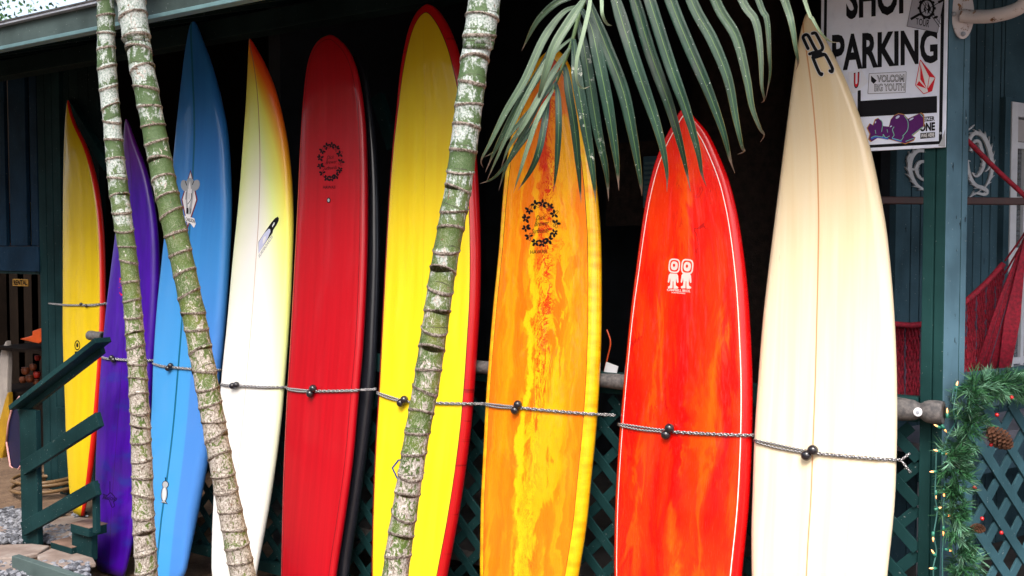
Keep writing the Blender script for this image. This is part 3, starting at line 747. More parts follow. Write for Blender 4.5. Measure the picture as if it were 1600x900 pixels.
# frame board beside the post (right end of the lattice) and rail boards
rail = thing('porch_rail', 'dark green horizontal rail along the porch behind the boards', 'railing', (XL0, YP, 0))
pL = hitY(1437, 800, YP - .012); pR = hitY(1480, 800, YP - .012)
MB().box((XL0, YP - .012, 1.19), (A1.x - .004, YP + .05, 1.28)).build('rail_board', M_teal, rail, bevel=.003)
MB().box((XL0, YP - .014, 0.0), (A1.x - .004, YP + .05, .06)).build('rail_board', M_teal, rail, bevel=.003)
fcol = N('grey_foam'); ff = fcol.noise(fcol.obj(), 60, 4); fcol.bump(fcol.noise(fcol.obj(), 240, 2), .5, .002)
M_foam = fcol.set(fcol.ramp(ff, [(.35, (.045, .045, .05)), (.7, (.13, .12, .12))]), .75)
def foam(label, x0, x1, y, rad, grp='grey foam pads on the rail', sc=1.0, hole=True, bolt=None):
    p0 = hitY(x0, y, YP - .055); p1 = hitY(x1, y, YP - .055); p1.z = p0.z = (p0.z + p1.z) / 2 if abs(x1 - x0) < 30 else p1.z
    p0.y = p1.y = YP - .055
    root = thing('rail_pad', label, 'foam pad', p0, grp)
    m = 22; pts = [p0.lerp(p1, i / m) for i in range(m + 1)]; rr = []
    for i in range(m + 1):
        t = i / m; q = rad * (1 + .06 * math.sin(t * 9) + .0)
        if bolt: q *= 1 - .30 * math.exp(-((t - bolt) / .07) ** 2)
        rr.append(q)
    mb = MB(); mb.tube(pts, rr, 18, cap=not hole)
    if hole:                                    # open end with an inner wall
        e = p1; ax = (p1 - p0).normalized()
        ring = []
        for k in range(18):
            a = 2 * math.pi * k / 18; ring.append((a, k))
        u = ax.orthogonal().normalized(); bi = ax.cross(u)
        o_ = [e + u * math.cos(a) * rad + bi * math.sin(a) * rad for a, _ in ring]
        i_ = [e + ax * .004 + u * math.cos(a) * rad * .55 + bi * math.sin(a) * rad * .55 for a, _ in ring]
        j_ = [q - ax * .07 for q in i_]
        mb.add(o_ + i_ + j_, [[k, (k + 1) % 18, 18 + (k + 1) % 18, 18 + k] for k in range(18)] + [[18 + k, 18 + (k + 1) % 18, 36 + (k + 1) % 18, 36 + k] for k in range(18)] + [[36 + k for k in range(18)]])
    o = mb.build('foam', M_foam, root, smooth=True); fixn(o)
    if hole:
        ax = (p1 - p0).normalized(); MB().tube([p1 + ax * .0046, p1 + ax * .0050], rad * .52, 18).build('hollow_shade_disc', M_black, root)  # black disc put in as the darkness of the open end
    if bolt:
        c = p0.lerp(p1, bolt) - Y3 * (rad * .78)
        mb = MB(); mb.tube([c, c - Y3 * .006], [.016, .015], 18); mb.build('washer', M_white, root)
        mb = MB(); mb.tube([c - Y3 * .0062, c - Y3 * .010], [.007, .005], 12); mb.build('screw', M_lip, root)
    return root
foam('grey foam pad end with washer on the rail just left of the corner post', 1385, 1474, 645, .040, bolt=.60)
foam('grey foam pad on the rail between the orange and the red marbled boards', 880, 985, 598, .032)
foam('grey foam pad on the rail between the lemon and the orange longboards', 720, 790, 577, .032)
foam('grey foam pad end on top of the stair handrail', 140, 161, 525, .030)

# porch interior: floor, back wall, ceiling, inner boards
tag(MB().box((-4.61, YP + .06, .28), (3.6, 8.2, .34)).build('porch_floor', M_deck), kind='structure')
back = MB(); EY = 3.0; EZ0 = hitY(0, 76, EY).z; sl = math.tan(math.radians(17))
def under(y): return EZ0 + .049 + (y - EY) * sl            # underside of the roof
def gable(mb, x0, x1, y0, y1, z0=-.1): mb.extr([(x0, y0, z0), (x0, y1, z0), (x0, y1, under(y1)), (x0, y0, under(y0))], (x1 - x0, 0, 0)); return mb
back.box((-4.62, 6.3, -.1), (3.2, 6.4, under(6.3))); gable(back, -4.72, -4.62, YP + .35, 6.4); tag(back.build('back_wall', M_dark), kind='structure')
# ceiling / roof
EY = 3.0; EZ0 = hitY(0, 76, EY).z; EZ1 = hitY(0, 36, EY).z
rf = thing('porch_roof', 'low porch roof with long grey green fascia across the top left', 'roof', (-4, EY, EZ0))
XR0, XR1 = -9.6, 1.5
prof = [(EY + .03, EZ1 - .012), (EY + .03, EZ0 + .02), (EY + .055, EZ0 + .02), (EY + .055, EZ1 - .012)]
MB().extr([(XR0, y, z) for y, z in prof], (XR1 - XR0, 0, 0)).build('fascia_board', M_fascia, rf, bevel=.002)
MB().box((XR0, EY, EZ1 - .012), (XR1, EY + .07, EZ1 + .008)).build('drip_edge', M_lip, rf, bevel=.002)
M_lip2 = simple('lower_trim_paint', (.10, .19, .21), .5, .2, 9)
MB().box((XR0, EY + .012, EZ0 - .002), (XR1, EY + .066, EZ0 + .018)).build('lower_trim', M_lip2, rf, bevel=.003)
sl = math.tan(math.radians(17))
def slab(z_off, th, y0, y1):
    return [(XR0, y0, EZ0 + z_off + (y0 - EY) * sl), (XR0, y1, EZ0 + z_off + (y1 - EY) * sl), (XR0, y1, EZ0 + z_off + th + (y1 - EY) * sl), (XR0, y0, EZ0 + z_off + th + (y0 - EY) * sl)]
MB().extr(slab(.05, .07, EY + .057, 8.3), (XR1 - XR0, 0, 0)).build('roof_deck', M_teal2, rf)
M_sh = simple('asphalt_shingles', (.06, .06, .065), .9, .5, 40, .8)
for i in range(10):
    y = EY - .005 + i * .16
    MB().extr([(XR0, y, EZ0 + .121 + (y + .02 - EY) * sl + .012), (XR0, y + .19, EZ0 + .123 + (y + .19 - EY) * sl), (XR0, y + .19, EZ0 + .127 + (y + .19 - EY) * sl), (XR0, y, EZ0 + .121 + (y + .02 - EY) * sl + .02)], (XR1 - XR0, 0, 0)).build('shingle_course', M_sh, rf)
y = 4.6
for x in [XR0 + .4 + i * .61 for i in range(16)]:
    MB().extr([(x, EY + .08, EZ0 + .048 + .08 * sl), (x, 8.1, EZ0 + .048 + (8.1 - EY) * sl), (x, 8.1, EZ0 - .09 + (8.1 - EY) * sl), (x, EY + .08, EZ0 - .02 + .08 * sl)], (.045, 0, 0)).build('rafter', M_teal2, rf)
# header beam above the posts
MB().box((-8.5, YP + .01, 3.02), (A1.x + .1, YP + .13, 3.13)).build('header_beam', M_teal2, rf, bevel=.004)

# rough dark trunk-like brown wall seen right of the red orange board, vent, paper, wire
bk = hitY(1212, 450, 5.2); bk0 = hitY(1130, 450, 5.2)
mb = MB()
pts = []; nseg = 26
for i in range(24):
    z = .3 + i * .14
    for k in range(nseg):
        a = 2 * math.pi * k / nseg; rr = .30 * (1 + .05 * math.sin(k * 3 + i * 1.7) + random.uniform(-.035, .035))
        pts.append(((bk.x - .3) + rr * math.cos(a), 5.5 + rr * math.sin(a), z))
mb.add(pts, [[i * nseg + k, i * nseg + (k + 1) % nseg, (i + 1) * nseg + (k + 1) % nseg, (i + 1) * nseg + k] for i in range(23) for k in range(nseg)])
o = mb.build('timber_column', M_bark, None, smooth=True); tag(o, 'rough dark brown tree-trunk column in the shade between the red orange and cream boards', 'column')
vt = thing('wall_vent', 'grey louvred vent in the shadow left of the red orange board', 'vent', hitY(1012, 285, 5.4))
a0 = hitY(1003, 325, 5.4); a1 = hitY(1030, 243, 5.4)
MB().box((a0.x, 5.41, a0.z), (a1.x, 5.46, a1.z)).build('frame', M_blue, vt, bevel=.004)
MB().box((a0.x - .3, 5.50, a0.z - .1), (a1.x + .1, 5.56, a1.z + .1)).build('backing_board', M_bark, vt)
for i in range(9):
    z = a0.z + .03 + i * (a1.z - a0.z - .05) / 9
    MB().box((a0.x + .015, 5.398, z), (a1.x - .015, 5.408, z + .014)).build('louvre', M_lip2, vt)
pp = thing('paper_card', 'small pale card standing on the rail between the two marbled boards', 'card', hitY(955, 575, YP))
c = hitY(955, 578, YP + .01); MB().bar(c - X3 * .03 + Z3 * .012, c + X3 * .03 - Z3 * .004, .045, .002, Z3).build('card', M_white, pp)
tag(MB().tube(interp([hitY(948, 515, YP + .03), hitY(954, 535, YP + .03), hitY(949, 560, YP + .03), hitY(944, 582, YP + .03)], 6), .0035, 6).build('wire', simple('orange_wire', (.5, .06, .01), .5)), 'thin orange wire curling above the rail right of the orange longboard', 'wire')
# knee braces
for (lab, q) in (('dark teal diagonal brace behind the tip of the leftmost yellow board', [(108, 160), (170, 262)]), ('teal diagonal brace between the black and lemon yellow boards', [(590, 150), (616, 232)])):
    p = hitY(*q[0], 4.3); r_ = hitY(*q[1], 4.3)
    o = MB().bar(p, r_, .05, .07, Y3).build('knee_brace', M_lattice, bevel=.003); tag(o, lab, 'brace')

# ------------------------------------------------------------------ side wall with siding, window, dragons (behind the post)
W0 = hitD(1397, 300, 4.6); W0.z = 0
def wall_s(px):                                         # distance along the side wall for a pixel column
    r = ray(px, 400); n_ = Vector((NRM2.x, NRM2.y, 0)); t = (W0 - Vector((0, 0, 0))).dot(n_) / Vector((r.x, r.y, 0)).dot(n_)
    p = Vector((r.x * t, r.y * t, 0)); return (p - W0).dot(DIR2)
def onW(px, py, off=0.0):
    return hitP(px, py, W0 + NRM2 * off, NRM2)
def seg(root, name, s0, s1, z0, z1, mat, off=0.0, th=.03, bevel=.002):
    a = W0 + DIR2 * s0 + NRM2 * off; b = W0 + DIR2 * s1 + NRM2 * off
    mb = MB(); mb.prism([a, b, b - NRM2 * th, a - NRM2 * th], z0, z1); o = mb.build(name, mat, root, bevel=bevel); fixn(o); return o
wallr = thing('side_wall', 'blue grooved plank wall of the porch behind the corner post', 'wall', (W0.x, W0.y, 0))
seg(wallr, 'corner_trim', 0, wall_s(1407), .34, 3.38, M_siding, .012, .04)
cols = [1407 + i * 14.6 for i in range(30)]
sA = wall_s(1564.5); winL = wall_s(1571); 
i = 0; s_prev = wall_s(1408)
pitchS = wall_s(1436.6) - wall_s(1422)
while s_prev < sA - .02:
    s1 = min(s_prev + pitchS, sA); seg(wallr, 'plank', s_prev + .004, s1 - .004, .34, 3.38, M_siding, 0, .02, .003); s_prev = s1
seg(wallr, 'backing', 0, 6.0, .30, 3.40, M_dark, -.022, .05, 0)
zt = onW(1573, 160).z; zb = onW(1573, 572).z
wS0 = wall_s(1567); wS1 = wS0 + 1.15
s_prev = wS1 + .07
while s_prev < 4.5: seg(wallr, 'plank', s_prev + .004, s_prev + pitchS - .004, .34, 3.38, M_siding, 0, .02, .003); s_prev += pitchS
seg(wallr, 'plank', sA + .004, wS1 + .07, zt + .003, 3.38, M_siding, 0, .02)
seg(wallr, 'plank', sA + .004, wS1 + .07, .34, zb - .052, M_siding, 0, .02)
win = thing('window', 'white framed multi-pane window with dark blinds at the right edge', 'window', W0 + DIR2 * wS0 + Z3 * zb)
M_shade = simple('roller_shade', (.38, .36, .37), .8, .1, 5)
seg(win, 'frame', wS0, wS0 + .055, zb, zt, M_white, .035, .06); seg(win, 'frame', wS1 - .055, wS1, zb, zt, M_white, .035, .06)
seg(win, 'frame', wS0 + .056, wS1 - .056, zt - .07, zt, M_white, .034, .06); seg(win, 'sill', wS0 - .02, wS1 + .02, zb - .05, zb - .001, M_white, .07, .10)
seg(win, 'frame', wS0 - .05, wS0 - .002, zb, zt + .02, M_siding, .03, .05)
g = N('window_glass'); g.b.inputs['Transmission Weight'].default_value = 0.92; g.b.inputs['IOR'].default_value = 1.35
M_glass = g.set((.8, .85, .9, 1), .02)
zm = [onW(1590, v).z for v in (228, 313, 392, 478, 562)]
for z in zm: seg(win, 'muntin', wS0 + .056, wS1 - .056, z - .016, z + .016, M_white, .022, .02)
sm = wall_s(1591)
for k in range(4): seg(win, 'muntin', sm + k * .26, sm + k * .26 + .028, zb + .002, zm[0] - .018, M_white, .0235, .02)
seg(win, 'pane', wS0 + .05, wS1 - .05, zb, zt - .06, M_glass, .008, .004, 0)
seg(win, 'roller_shade', wS0 + .057, wS1 - .057, zm[0] + .02, zt - .08, M_shade, .016, .006, 0)
M_blind = simple('grey_blue_blinds', (.07, .09, .12), .5, .2, 5)
mb = MB(); z = zb + .01
while z < zm[0] - .05:
    a = W0 + DIR2 * (wS0 + .06) - NRM2 * .012 + Z3 * z; b = W0 + DIR2 * (wS1 - .06) - NRM2 * .012 + Z3 * z
    mb.add([a, b, b - NRM2 * .012 + Z3 * .020, a - NRM2 * .012 + Z3 * .020], [[0, 1, 2, 3]]); z += .026
mb.build('blind_slats', M_blind, win, kind='stuff')
# dragon cut-outs
def wsurf(off): return lambda x, y, lift: onW(x, y, off + lift)
def dragon(label, strokes, seed):
    rnd = random.Random(seed); mb = MB()
    def solid(poly, off=.012, th=.008): mb.extr([onW(x, y, off) for x, y in poly], -NRM2 * th)
    for pts, wd, spk in strokes:
        P = interp([Vector((a, b, 0)) for a, b in pts], 5); m = len(P)
        for i in range(m - 1):
            def w_at(k): return wd * (math.sin(math.pi * min(.97, .12 + k / (m - 1) * .86)) ** .6) / 2
            t = (P[i + 1] - P[i]).normalized(); nn = Vector((-t.y, t.x, 0)); a, b = P[i] + nn * w_at(i), P[i + 1] + nn * w_at(i + 1); c, d = P[i + 1] - nn * w_at(i + 1), P[i] - nn * w_at(i)
            solid([(q.x, q.y) for q in (a, b, c, d)])
            if spk and i % 3 == 1:
                L = abs(spk) * rnd.uniform(.7, 1.3); sg = 1 if spk > 0 else -1; o_ = P[i] + nn * sg * w_at(i)
                tip = o_ + nn * sg * L * .6 - t * L; solid([((o_ + t * 1.6).x, (o_ + t * 1.6).y), (tip.x, tip.y), ((o_ - t * 1.4).x, (o_ - t * 1.4).y)])
    o = mb.build('wall_ornament', M_dragon); fixn(o); tag(o, label, 'ornament', 'white dragon ornaments on the plank wall')
M_dragon = simple('white_painted_metal', (.52, .54, .58), .4, .15, 20)
dragon('white dragon ornament on the wall right of the post, crossed by the red rope', [
    ([(1514, 226), (1518, 213), (1526, 208), (1536, 212), (1544, 226), (1549, 244), (1551, 262), (1547, 280), (1540, 292)], 6.5, -6),
    ([(1517, 236), (1522, 222), (1530, 221), (1535, 236), (1538, 254), (1534, 268), (1526, 276), (1519, 270)], 4.6, 5),
    ([(1512, 252), (1514, 266), (1518, 280), (1526, 290), (1538, 294), (1543, 300), (1538, 304), (1526, 302), (1514, 309)], 5.4, 5),
    ([(1508, 205), (1516, 201), (1523, 195)], 2.4, 0), ([(1505, 194), (1512, 192)], 1.6, 0), ([(1512, 254), (1507, 250), (1517, 252)], 3, 0), ([(1540, 268), (1546, 262), (1548, 252)], 2.4, 0)], 4)
dragon('white dragon ornament on the wall between the sign and the post', [
    ([(1447, 236), (1434, 236), (1425, 246), (1422, 262), (1426, 278), (1434, 290), (1446, 297)], 6.5, 6),
    ([(1447, 252), (1437, 253), (1432, 264), (1436, 276), (1446, 283)], 4.6, -5), ([(1424, 240), (1419, 246), (1420, 256)], 2.6, 0), ([(1423, 263), (1429, 265), (1434, 264)], 3, 0)], 9)
# brown pole across
pA = hitD(1370, 313, 4.15); pB = hitD(1375, 313, 4.15)
o = MB().bar(Vector(hitD(1372, 313, 4.05)), hitD(1640, 315, 4.25), .030, .035, Z3).build('wooden_pole', simple('dark_red_brown_wood', (.045, .010, .008), .5, .3, 12), bevel=.004)
tag(o, 'dark red brown horizontal pole behind the corner post', 'pole')

# ------------------------------------------------------------------ hammock
h_ = N('red_woven_yarn'); uu = h_.sep(h_.uv()); wv = h_.noise(h_.obj(), 90, 3)
M_ham = h_.set(h_.ramp(wv, [(.3, (.13, .002, .012)), (.7, (.34, .004, .028))]), .8)
M_yarn2 = simple('grey_violet_yarn', (.09, .05, .09), .8, .2, 40)
ham = thing('hammock', 'dark red woven hammock slung behind the corner post', 'hammock', hitD(1480, 560, 4.1))
def hs(x, y, d=4.1): return hitD(x, y, d)
# sheet with many ridged yarns : rows run from the lower left up to the right edge
top = [(1385, 505), (1430, 508), (1480, 495), (1508, 472), (1540, 443), (1568, 412)]
bot = [(1385, 622), (1430, 640), (1480, 620), (1508, 600), (1540, 590), (1562, 570)]
T_ = interp([Vector((x, y, 0)) for x, y in top], 10); B_ = interp([Vector((x, y, 0)) for x, y in bot], 10)
mb = MB(); nr = 10; nc = len(T_)
vs = []
for i in range(nc):
    for j in range(nr + 1):
        p = T_[i].lerp(B_[i], j / nr); vs.append(hs(p.x, p.y, 4.12 + .06 * math.sin(j / nr * math.pi)))
mb.add(vs, [[i * (nr + 1) + j, (i + 1) * (nr + 1) + j, (i + 1) * (nr + 1) + j + 1, i * (nr + 1) + j + 1] for i in range(nc - 1) for j in range(nr)])
M_hamd = simple('deep_red_cloth', (.035, .001, .005), .9, .3, 30)
mb.build('hammock_cloth', M_hamd, ham, smooth=True)
mb = MB(); mbv = MB(); rnd = random.Random(8)
for i in range(0, 96):                               # vertical woven yarns, wavy
    t = i / 95 * (nc - 1); a = int(min(nc - 2, t)); f = t - a
    p0 = T_[a].lerp(T_[a + 1], f); p1 = B_[a].lerp(B_[a + 1], f)
    pts = []
    for j in range(23):
        q = p0.lerp(p1, j / 22); pts.append(hs(q.x + .9 * math.sin(j * 1.9 + i * 3.14), q.y, 4.085 + .06 * math.sin(j / 22 * math.pi) + rnd.uniform(-.004, .004)))
    (mbv if i % 9 == 4 else mb).tube(pts, .0046, 5, cap=False)
mb.build('woven_yarn', M_ham, ham, smooth=True, kind='stuff'); mbv.build('woven_yarn', M_yarn2, ham, smooth=True, kind='stuff')
mb = MB(); mb.tube([hs(p.x, p.y, 4.07) for p in T_], .012, 8); mb.build('edge_cord', M_ham, ham, smooth=True)
mb = MB(); mb.tube([hs(p.x, p.y, 4.07) for p in B_], .012, 8); mb.build('edge_cord', M_ham, ham, smooth=True)
G = (1618, 330)
for i in range(34):
    t = i / 33; bx = 1519 + 56 * t + rnd.uniform(-1, 1); by = 590 - 10 * t
    if i > 26: bx = 1566 + (i - 26) * .6; by = 408 + (33 - i) * 20
    mid = ((bx + G[0]) / 2 - 4 + 7 * t, (by + G[1]) / 2 + rnd.uniform(-3, 3))
    MB().tube([hs(bx, by, 4.05), hs(mid[0], mid[1], 4.03), hs(G[0] + t * 3, G[1], 4.02)], .0040, 5).build('string', M_yarn2 if i % 8 == 5 else M_ham, ham, smooth=True)
for i in range(13):                                   # thick gathered bundle
    t = i / 12; x0 = 1560 + 17 * t; y0 = 585 - 4 * t
    MB().tube([hs(x0, y0, 4.03), hs(x0 + 10 + 6 * t, 500, 4.02), hs(1592 + 8 * t, 410, 4.01), hs(1612 + 6 * t, 330, 4.0)], .0042, 5).build('string', M_ham, ham, smooth=True)
mb = MB(); mb.tube(interp([hs(1506, 214, 3.95), hs(1530, 238, 3.96), hs(1560, 268, 3.98), hs(1600, 305, 4.0), hs(1640, 345, 4.0)], 5), .010, 8)
tag(mb.build('hammock_rope', M_ham, None, smooth=True), 'dark red rope running down to the right from the corner post', 'rope')

# ------------------------------------------------------------------ right porch side: rail, lattice, bench
R0 = B1 + DIR2 * (w3 + .004); R0.z = 0
zr = hitP(1512, 588, R0, NRM2).z
sr_ = thing('side_railing', 'skylight-tinted blue green railing of the porch side right of the corner post, garland along it', 'railing', (R0.x, R0.y, 0))
def pr(s0, s1, z0, z1, off, th, name, mat, root=sr_, bevel=.003):
    a = R0 + DIR2 * s0 + NRM2 * off; b = R0 + DIR2 * s1 + NRM2 * off
    mb = MB(); mb.prism([a, b, b - NRM2 * th, a - NRM2 * th], z0, z1); o = mb.build(name, mat, root, bevel=bevel); fixn(o)
pr(0, 3.4, zr - .036, zr, .03, .11, 'top_rail', M_lattice2)
pr(0, 3.4, zr - .125, zr - .038, .0, .035, 'rail_board', M_blue)
pr(0, 3.4, .05, .14, .0, .035, 'rail_board', M_lattice2)
pr(.0, .05, .145, zr - .13, .004, .035, 'end_board', M_lattice2)
lattice('lattice_panel', 'skylight-tinted blue green crossed lattice on the porch side beneath the garland', R0 + DIR2 * .03 - NRM2 * .012, DIR2, NRM2, 3.3, .13, zr - .12, M_lattice2)
M_bench = simple('lilac_white_paint', (.34, .34, .42), .6, .2, 8)
bq = thing('bench', 'pale lilac low bench seen through the right lattice', 'bench', R0 + DIR2 * .9 - NRM2 * .6)
pr(.35, 2.6, .95, 1.0, -.38, .45, 'seat', M_bench, bq); pr(.35, 2.6, .82, .945, -.40, .02, 'apron', M_blue, bq)
for s_ in (.40, 1.45, 2.5):
    pr(s_, s_ + .06, .345, .82, -.41, .06, 'leg', M_bench, bq)
pr(.35, 2.6, 1.05, 1.32, -.80, .03, 'backrest', M_bench, bq)
# board beside the post, where the light string hangs (front, dark green)
pc = B1
o = None

# ------------------------------------------------------------------ garland
gp = [(1640, 604), (1600, 607), (1575, 600), (1550, 603), (1535, 602), (1517, 612), (1512, 640), (1516, 668), (1500, 692), (1488, 712), (1490, 735), (1497, 760), (1490, 790), (1490, 820), (1500, 850), (1505, 880), (1500, 915), (1506, 960), (1500, 1010)]
def gz(x, y): return hitP(x, y, R0 + NRM2 * .075, NRM2)
GP = interp([gz(x, y) for x, y in gp], 10)
gar = thing('christmas_garland', 'green pine garland with cones and berries along the rail and down its end', 'garland', GP[60])
mbs = [MB(), MB(), MB()]; rnd = random.Random(21)
M_sock0 = simple('garland_core_green', (.01, .05, .02), .7)
MB().tube(GP, .004, 5).build('wire_core', M_sock0, gar, smooth=True)
tufts = []
def tuft(c, axis, L, nn, mb):
    axis = axis.normalized(); u = axis.orthogonal().normalized(); v = axis.cross(u)
    for k in range(nn):
        a = rnd.uniform(0, 2 * math.pi); t = rnd.uniform(0, 1); sp = rnd.uniform(.35, 1.0)
        d = (axis * (1.0) + (u * math.cos(a) + v * math.sin(a)) * sp).normalized()
        s0 = c + axis * L * .75 * t; l = L * rnd.uniform(.45, .8); w_ = .0014
        side = d.cross(Vector((rnd.uniform(-1, 1), rnd.uniform(-1, 1), rnd.uniform(-1, 1)))).normalized() * w_
        e_ = s0 + d * l; m_ = s0 + d * l * .6 + side * 1.2
        mb.add([s0 - side, s0 + side, s0 + d * l * .6 + side, e_, s0 + d * l * .6 - side], [[0, 1, 2, 3, 4]])
for i in range(len(GP) - 1):
    tang = (GP[i + 1] - GP[i]); tl = tang.length; tn = tang.normalized()
    cnt = max(2, int(tl / .0036))
    for k in range(cnt):
        c = GP[i].lerp(GP[i + 1], rnd.random()); u = tn.orthogonal(); v = tn.cross(u); a = rnd.uniform(0, 2 * math.pi)
        out = (u * math.cos(a) + v * math.sin(a)).normalized(); ax = (out * 1.0 + tn * rnd.uniform(-.8, .8) + NRM2 * rnd.uniform(.0, .9) - Z3 * .05)
        tuft(c + out * .006, ax, rnd.uniform(.046, .074), 22, mbs[rnd.choice((0, 0, 1, 1, 2))])
for mb, col in zip(mbs, ((.009, .055, .022), (.026, .12, .042), (.10, .24, .15))):
    mb.build('needles', simple('needle_green', col, .55, .4, 30), gar, kind='stuff')
M_cone = simple('pine_cone_brown', (.09, .035, .018), .8, .5, 60)
def cone(x, y, ax, L):
    c = gz(x, y) + NRM2 * .05; ax = ax.normalized(); u = ax.orthogonal().normalized(); v = ax.cross(u); mb = MB()
    for k in range(90):
        t = k / 90; a = k * 2.4; r = L * .34 * math.sin(math.pi * min(1, .12 + t * .86)) ** .7
        d = (u * math.cos(a) + v * math.sin(a)); p = c + ax * (L * t); w_ = d.cross(ax) * L * .09
        mb.add([p - w_ * .5, p + w_ * .5, p + d * r + w_ + ax * L * .04, p + d * r * 1.12 + ax * L * .07, p + d * r - w_ + ax * L * .04, p + d * r * .9 + ax * L * .10], [[0, 1, 2, 3, 4], [1, 2, 5], [4, 0, 5], [2, 3, 5], [3, 4, 5]])
    mb.build('pine_cone', M_cone, gar)
cone(1523, 668, (RIGHT * .8 - UP * .6), .10); cone(1519, 822, (RIGHT * -.7 + UP * .1), .05)
M_berry = simple('red_berry', (.45, .008, .012), .25, .2, 20, coat=.5)
for (x, y) in ((1526, 691), (1542, 827), (1588, 639), (1535, 645), (1500, 757), (1512, 805), (1558, 618)):
    MB().ball(gz(x, y) + NRM2 * .055, .0075, 10, 7).build('berry', M_berry, gar, smooth=True)
# string of lights
M_wire = simple('green_wire', (.02, .09, .085), .5, .2, 10)
eb = N('lit_bulb'); eb.b.inputs['Emission Color'].default_value = (1, .30, .07, 1); eb.b.inputs['Emission Strength'].default_value = 1.1; M_bulb = eb.set((.9, .55, .3, 1), .3)
M_sock = simple('green_socket', (.02, .16, .11), .4, .2, 10)
sl_ = thing('string_lights', 'string of small warm fairy lights hanging beside the garland on the corner post', 'string lights', gz(1465, 800))
def lz(x, y): return hitP(x, y, B1 + NRM2 * .03, NRM2) if x > 1490 else hitD(x, y, (B1 - CAM).dot(VIEW) - .06 + (x - 1475) * .0015)
for path in ([(1493, 596), (1488, 625), (1495, 650), (1485, 675), (1478, 690), (1474, 720), (1476, 760), (1474, 790), (1475, 830), (1472, 870), (1474, 930)],
             [(1463, 700), (1462, 740), (1461, 775), (1464, 800), (1459, 836), (1463, 862), (1458, 890), (1462, 930)],
             [(1497, 600), (1490, 640), (1494, 668)]):
    MB().tube(interp([lz(*q) for q in path], 8), .0028, 5).build('wire', M_wire, sl_, smooth=True)
for (x, y, dx, dy) in ((1494, 605, 3, -11), (1466, 667, -9, -5), (1474, 668, 4, 6), (1466, 705, -3, -1), (1474, 709, 6, 0), (1460, 737, -8, 0), (1485, 735, 9, 2), (1462, 771, 0, 4), (1475, 768, 0, 6),
                       (1464, 795, 6, -2), (1458, 836, 0, 2), (1474, 827, 0, 2), (1480, 859, 10, 3), (1460, 866, -2, -3), (1459, 888, -6, 0), (1480, 648, 0, -1), (1493, 650, 2, -3), (1478, 805, 6, 1)):
    p = lz(x, y); q = lz(x + dx, y + dy) if (dx or dy) else p
    d = (q - p); d = d.normalized() if d.length > .001 else -Z3
    rt = MB().tube([p - d * .012, p + d * .006], [.0048, .0055], 8).build('bulb_socket', M_sock, sl_, smooth=True)
    MB().tube([p + d * .006, p + d * .014, p + d * .024], [.0028, .0033, .0007], 8).build('bulb', M_bulb, sl_, smooth=True)

# ------------------------------------------------------------------ parking sign
YS = YP - .016
sign = thing('parking_sign', 'white parking sign with black border, lettering and stickers on the corner post', 'sign', hitY(1400, 235, YS))
sN = N('enamel_white'); f = sN.noise(sN.obj(), 14, 5, .6); M_sign = sN.set(sN.mix(n_ if False else sN.smooth(f, .45, .8), (.70, .75, .90, 1), (.56, .61, .76, 1)), .35, coat=.2)
TL_ = hitY(1283, 0, YS); BRs = hitY(1477.5, 232, YS); zb_ = hitY(1420, 233, YS).z; zt_ = zb_ + .82
xl_ = TL_.x; xr_ = BRs.x
MB().box((xl_, YS, zb_), (xr_, YS + .006, zt_)).build('panel', M_sign, sign, bevel=.002)
bw = .011; ins = .012
mb = MB()
for (a, b, c, d) in ((xl_ + ins, zb_ + ins, xr_ - ins, zb_ + ins + bw), (xl_ + ins, zt_ - ins - bw, xr_ - ins, zt_ - ins), (xl_ + ins, zb_ + ins + bw, xl_ + ins + bw, zt_ - ins - bw), (xr_ - ins - bw, zb_ + ins + bw, xr_ - ins, zt_ - ins - bw)):
    mb.add([(a, YS - .0008, b), (c, YS - .0008, b), (c, YS - .0008, d), (a, YS - .0008, d)], [[0, 1, 2, 3]])
mb.build('border', K_black, sign)
ss = ysurf(YS)
Dec().quadtext('SHOP', [(1322, 31), (1425, 20), (1425, -42), (1322, -34)], .035).put('lettering', K_black, sign, ss, .001)
Dec().quadtext('PARKING', [(1300, 112), (1465, 98), (1465, 44), (1300, 54)], .035).put('lettering', K_black, sign, ss, .001)
Dec().poly([(1340, 158), (1464, 150), (1464, 176), (1340, 183)]).poly([(1340, 141), (1345, 141), (1345, 158), (1340, 158)]).put('black_bar', K_black, sign, ss, .001)
# stickers
K_stk = flat('translucent_grey_print', (.38, .40, .50, 1)); K_stw = flat('sticker_white', (.70, .73, .84, 1))
def outline(d, pts, wd=.8):
    for i in range(len(pts)): d.stroke([pts[i], pts[(i + 1) % len(pts)]], wd)
q = [(1417, 41), (1465, 51), (1476, -8), (1428, -14)]
Dec().poly(q).put('sticker', K_stk, sign, ss, .0016, 'grey tour sticker with crossed guitars')
d = Dec(); outline(d, q, .6); ringq(d, rsq(1448, 13, 12.5, 16, 0, 24, 2), rsq(1448, 13, 9, 12, 0, 24, 2))
d.stroke([(1423, 30), (1437, 22)], 4).stroke([(1437, 22), (1472, 1)], 1.2).stroke([(1466, 4), (1475, -1)], 4).stroke([(1436, -3), (1468, 42)], 1.0).stroke([(1440, -3), (1470, 38)], .8).ell((1462, 27), 4, 2, -20)
d.poly([(1448, 1), (1443, 15), (1447, 22), (1446, 12)]).poly([(1449, 1), (1455, 14), (1449, 23), (1450, 12)])
for k in range(10):
    a = k * .63; d.ell((1448 + 13 * math.cos(a), 13 + 16.5 * math.sin(a)), 2.4, 1.5, math.degrees(a) + 90, 8)
d.quadtext('TOUR', [(1431, 38), (1451, 43), (1453, 31), (1431, 28)], .01); d.put('sticker_print', K_black, sign, ss, .0022)
q = [(1356, 146.5), (1414.5, 144.5), (1416, 112), (1358, 115)]
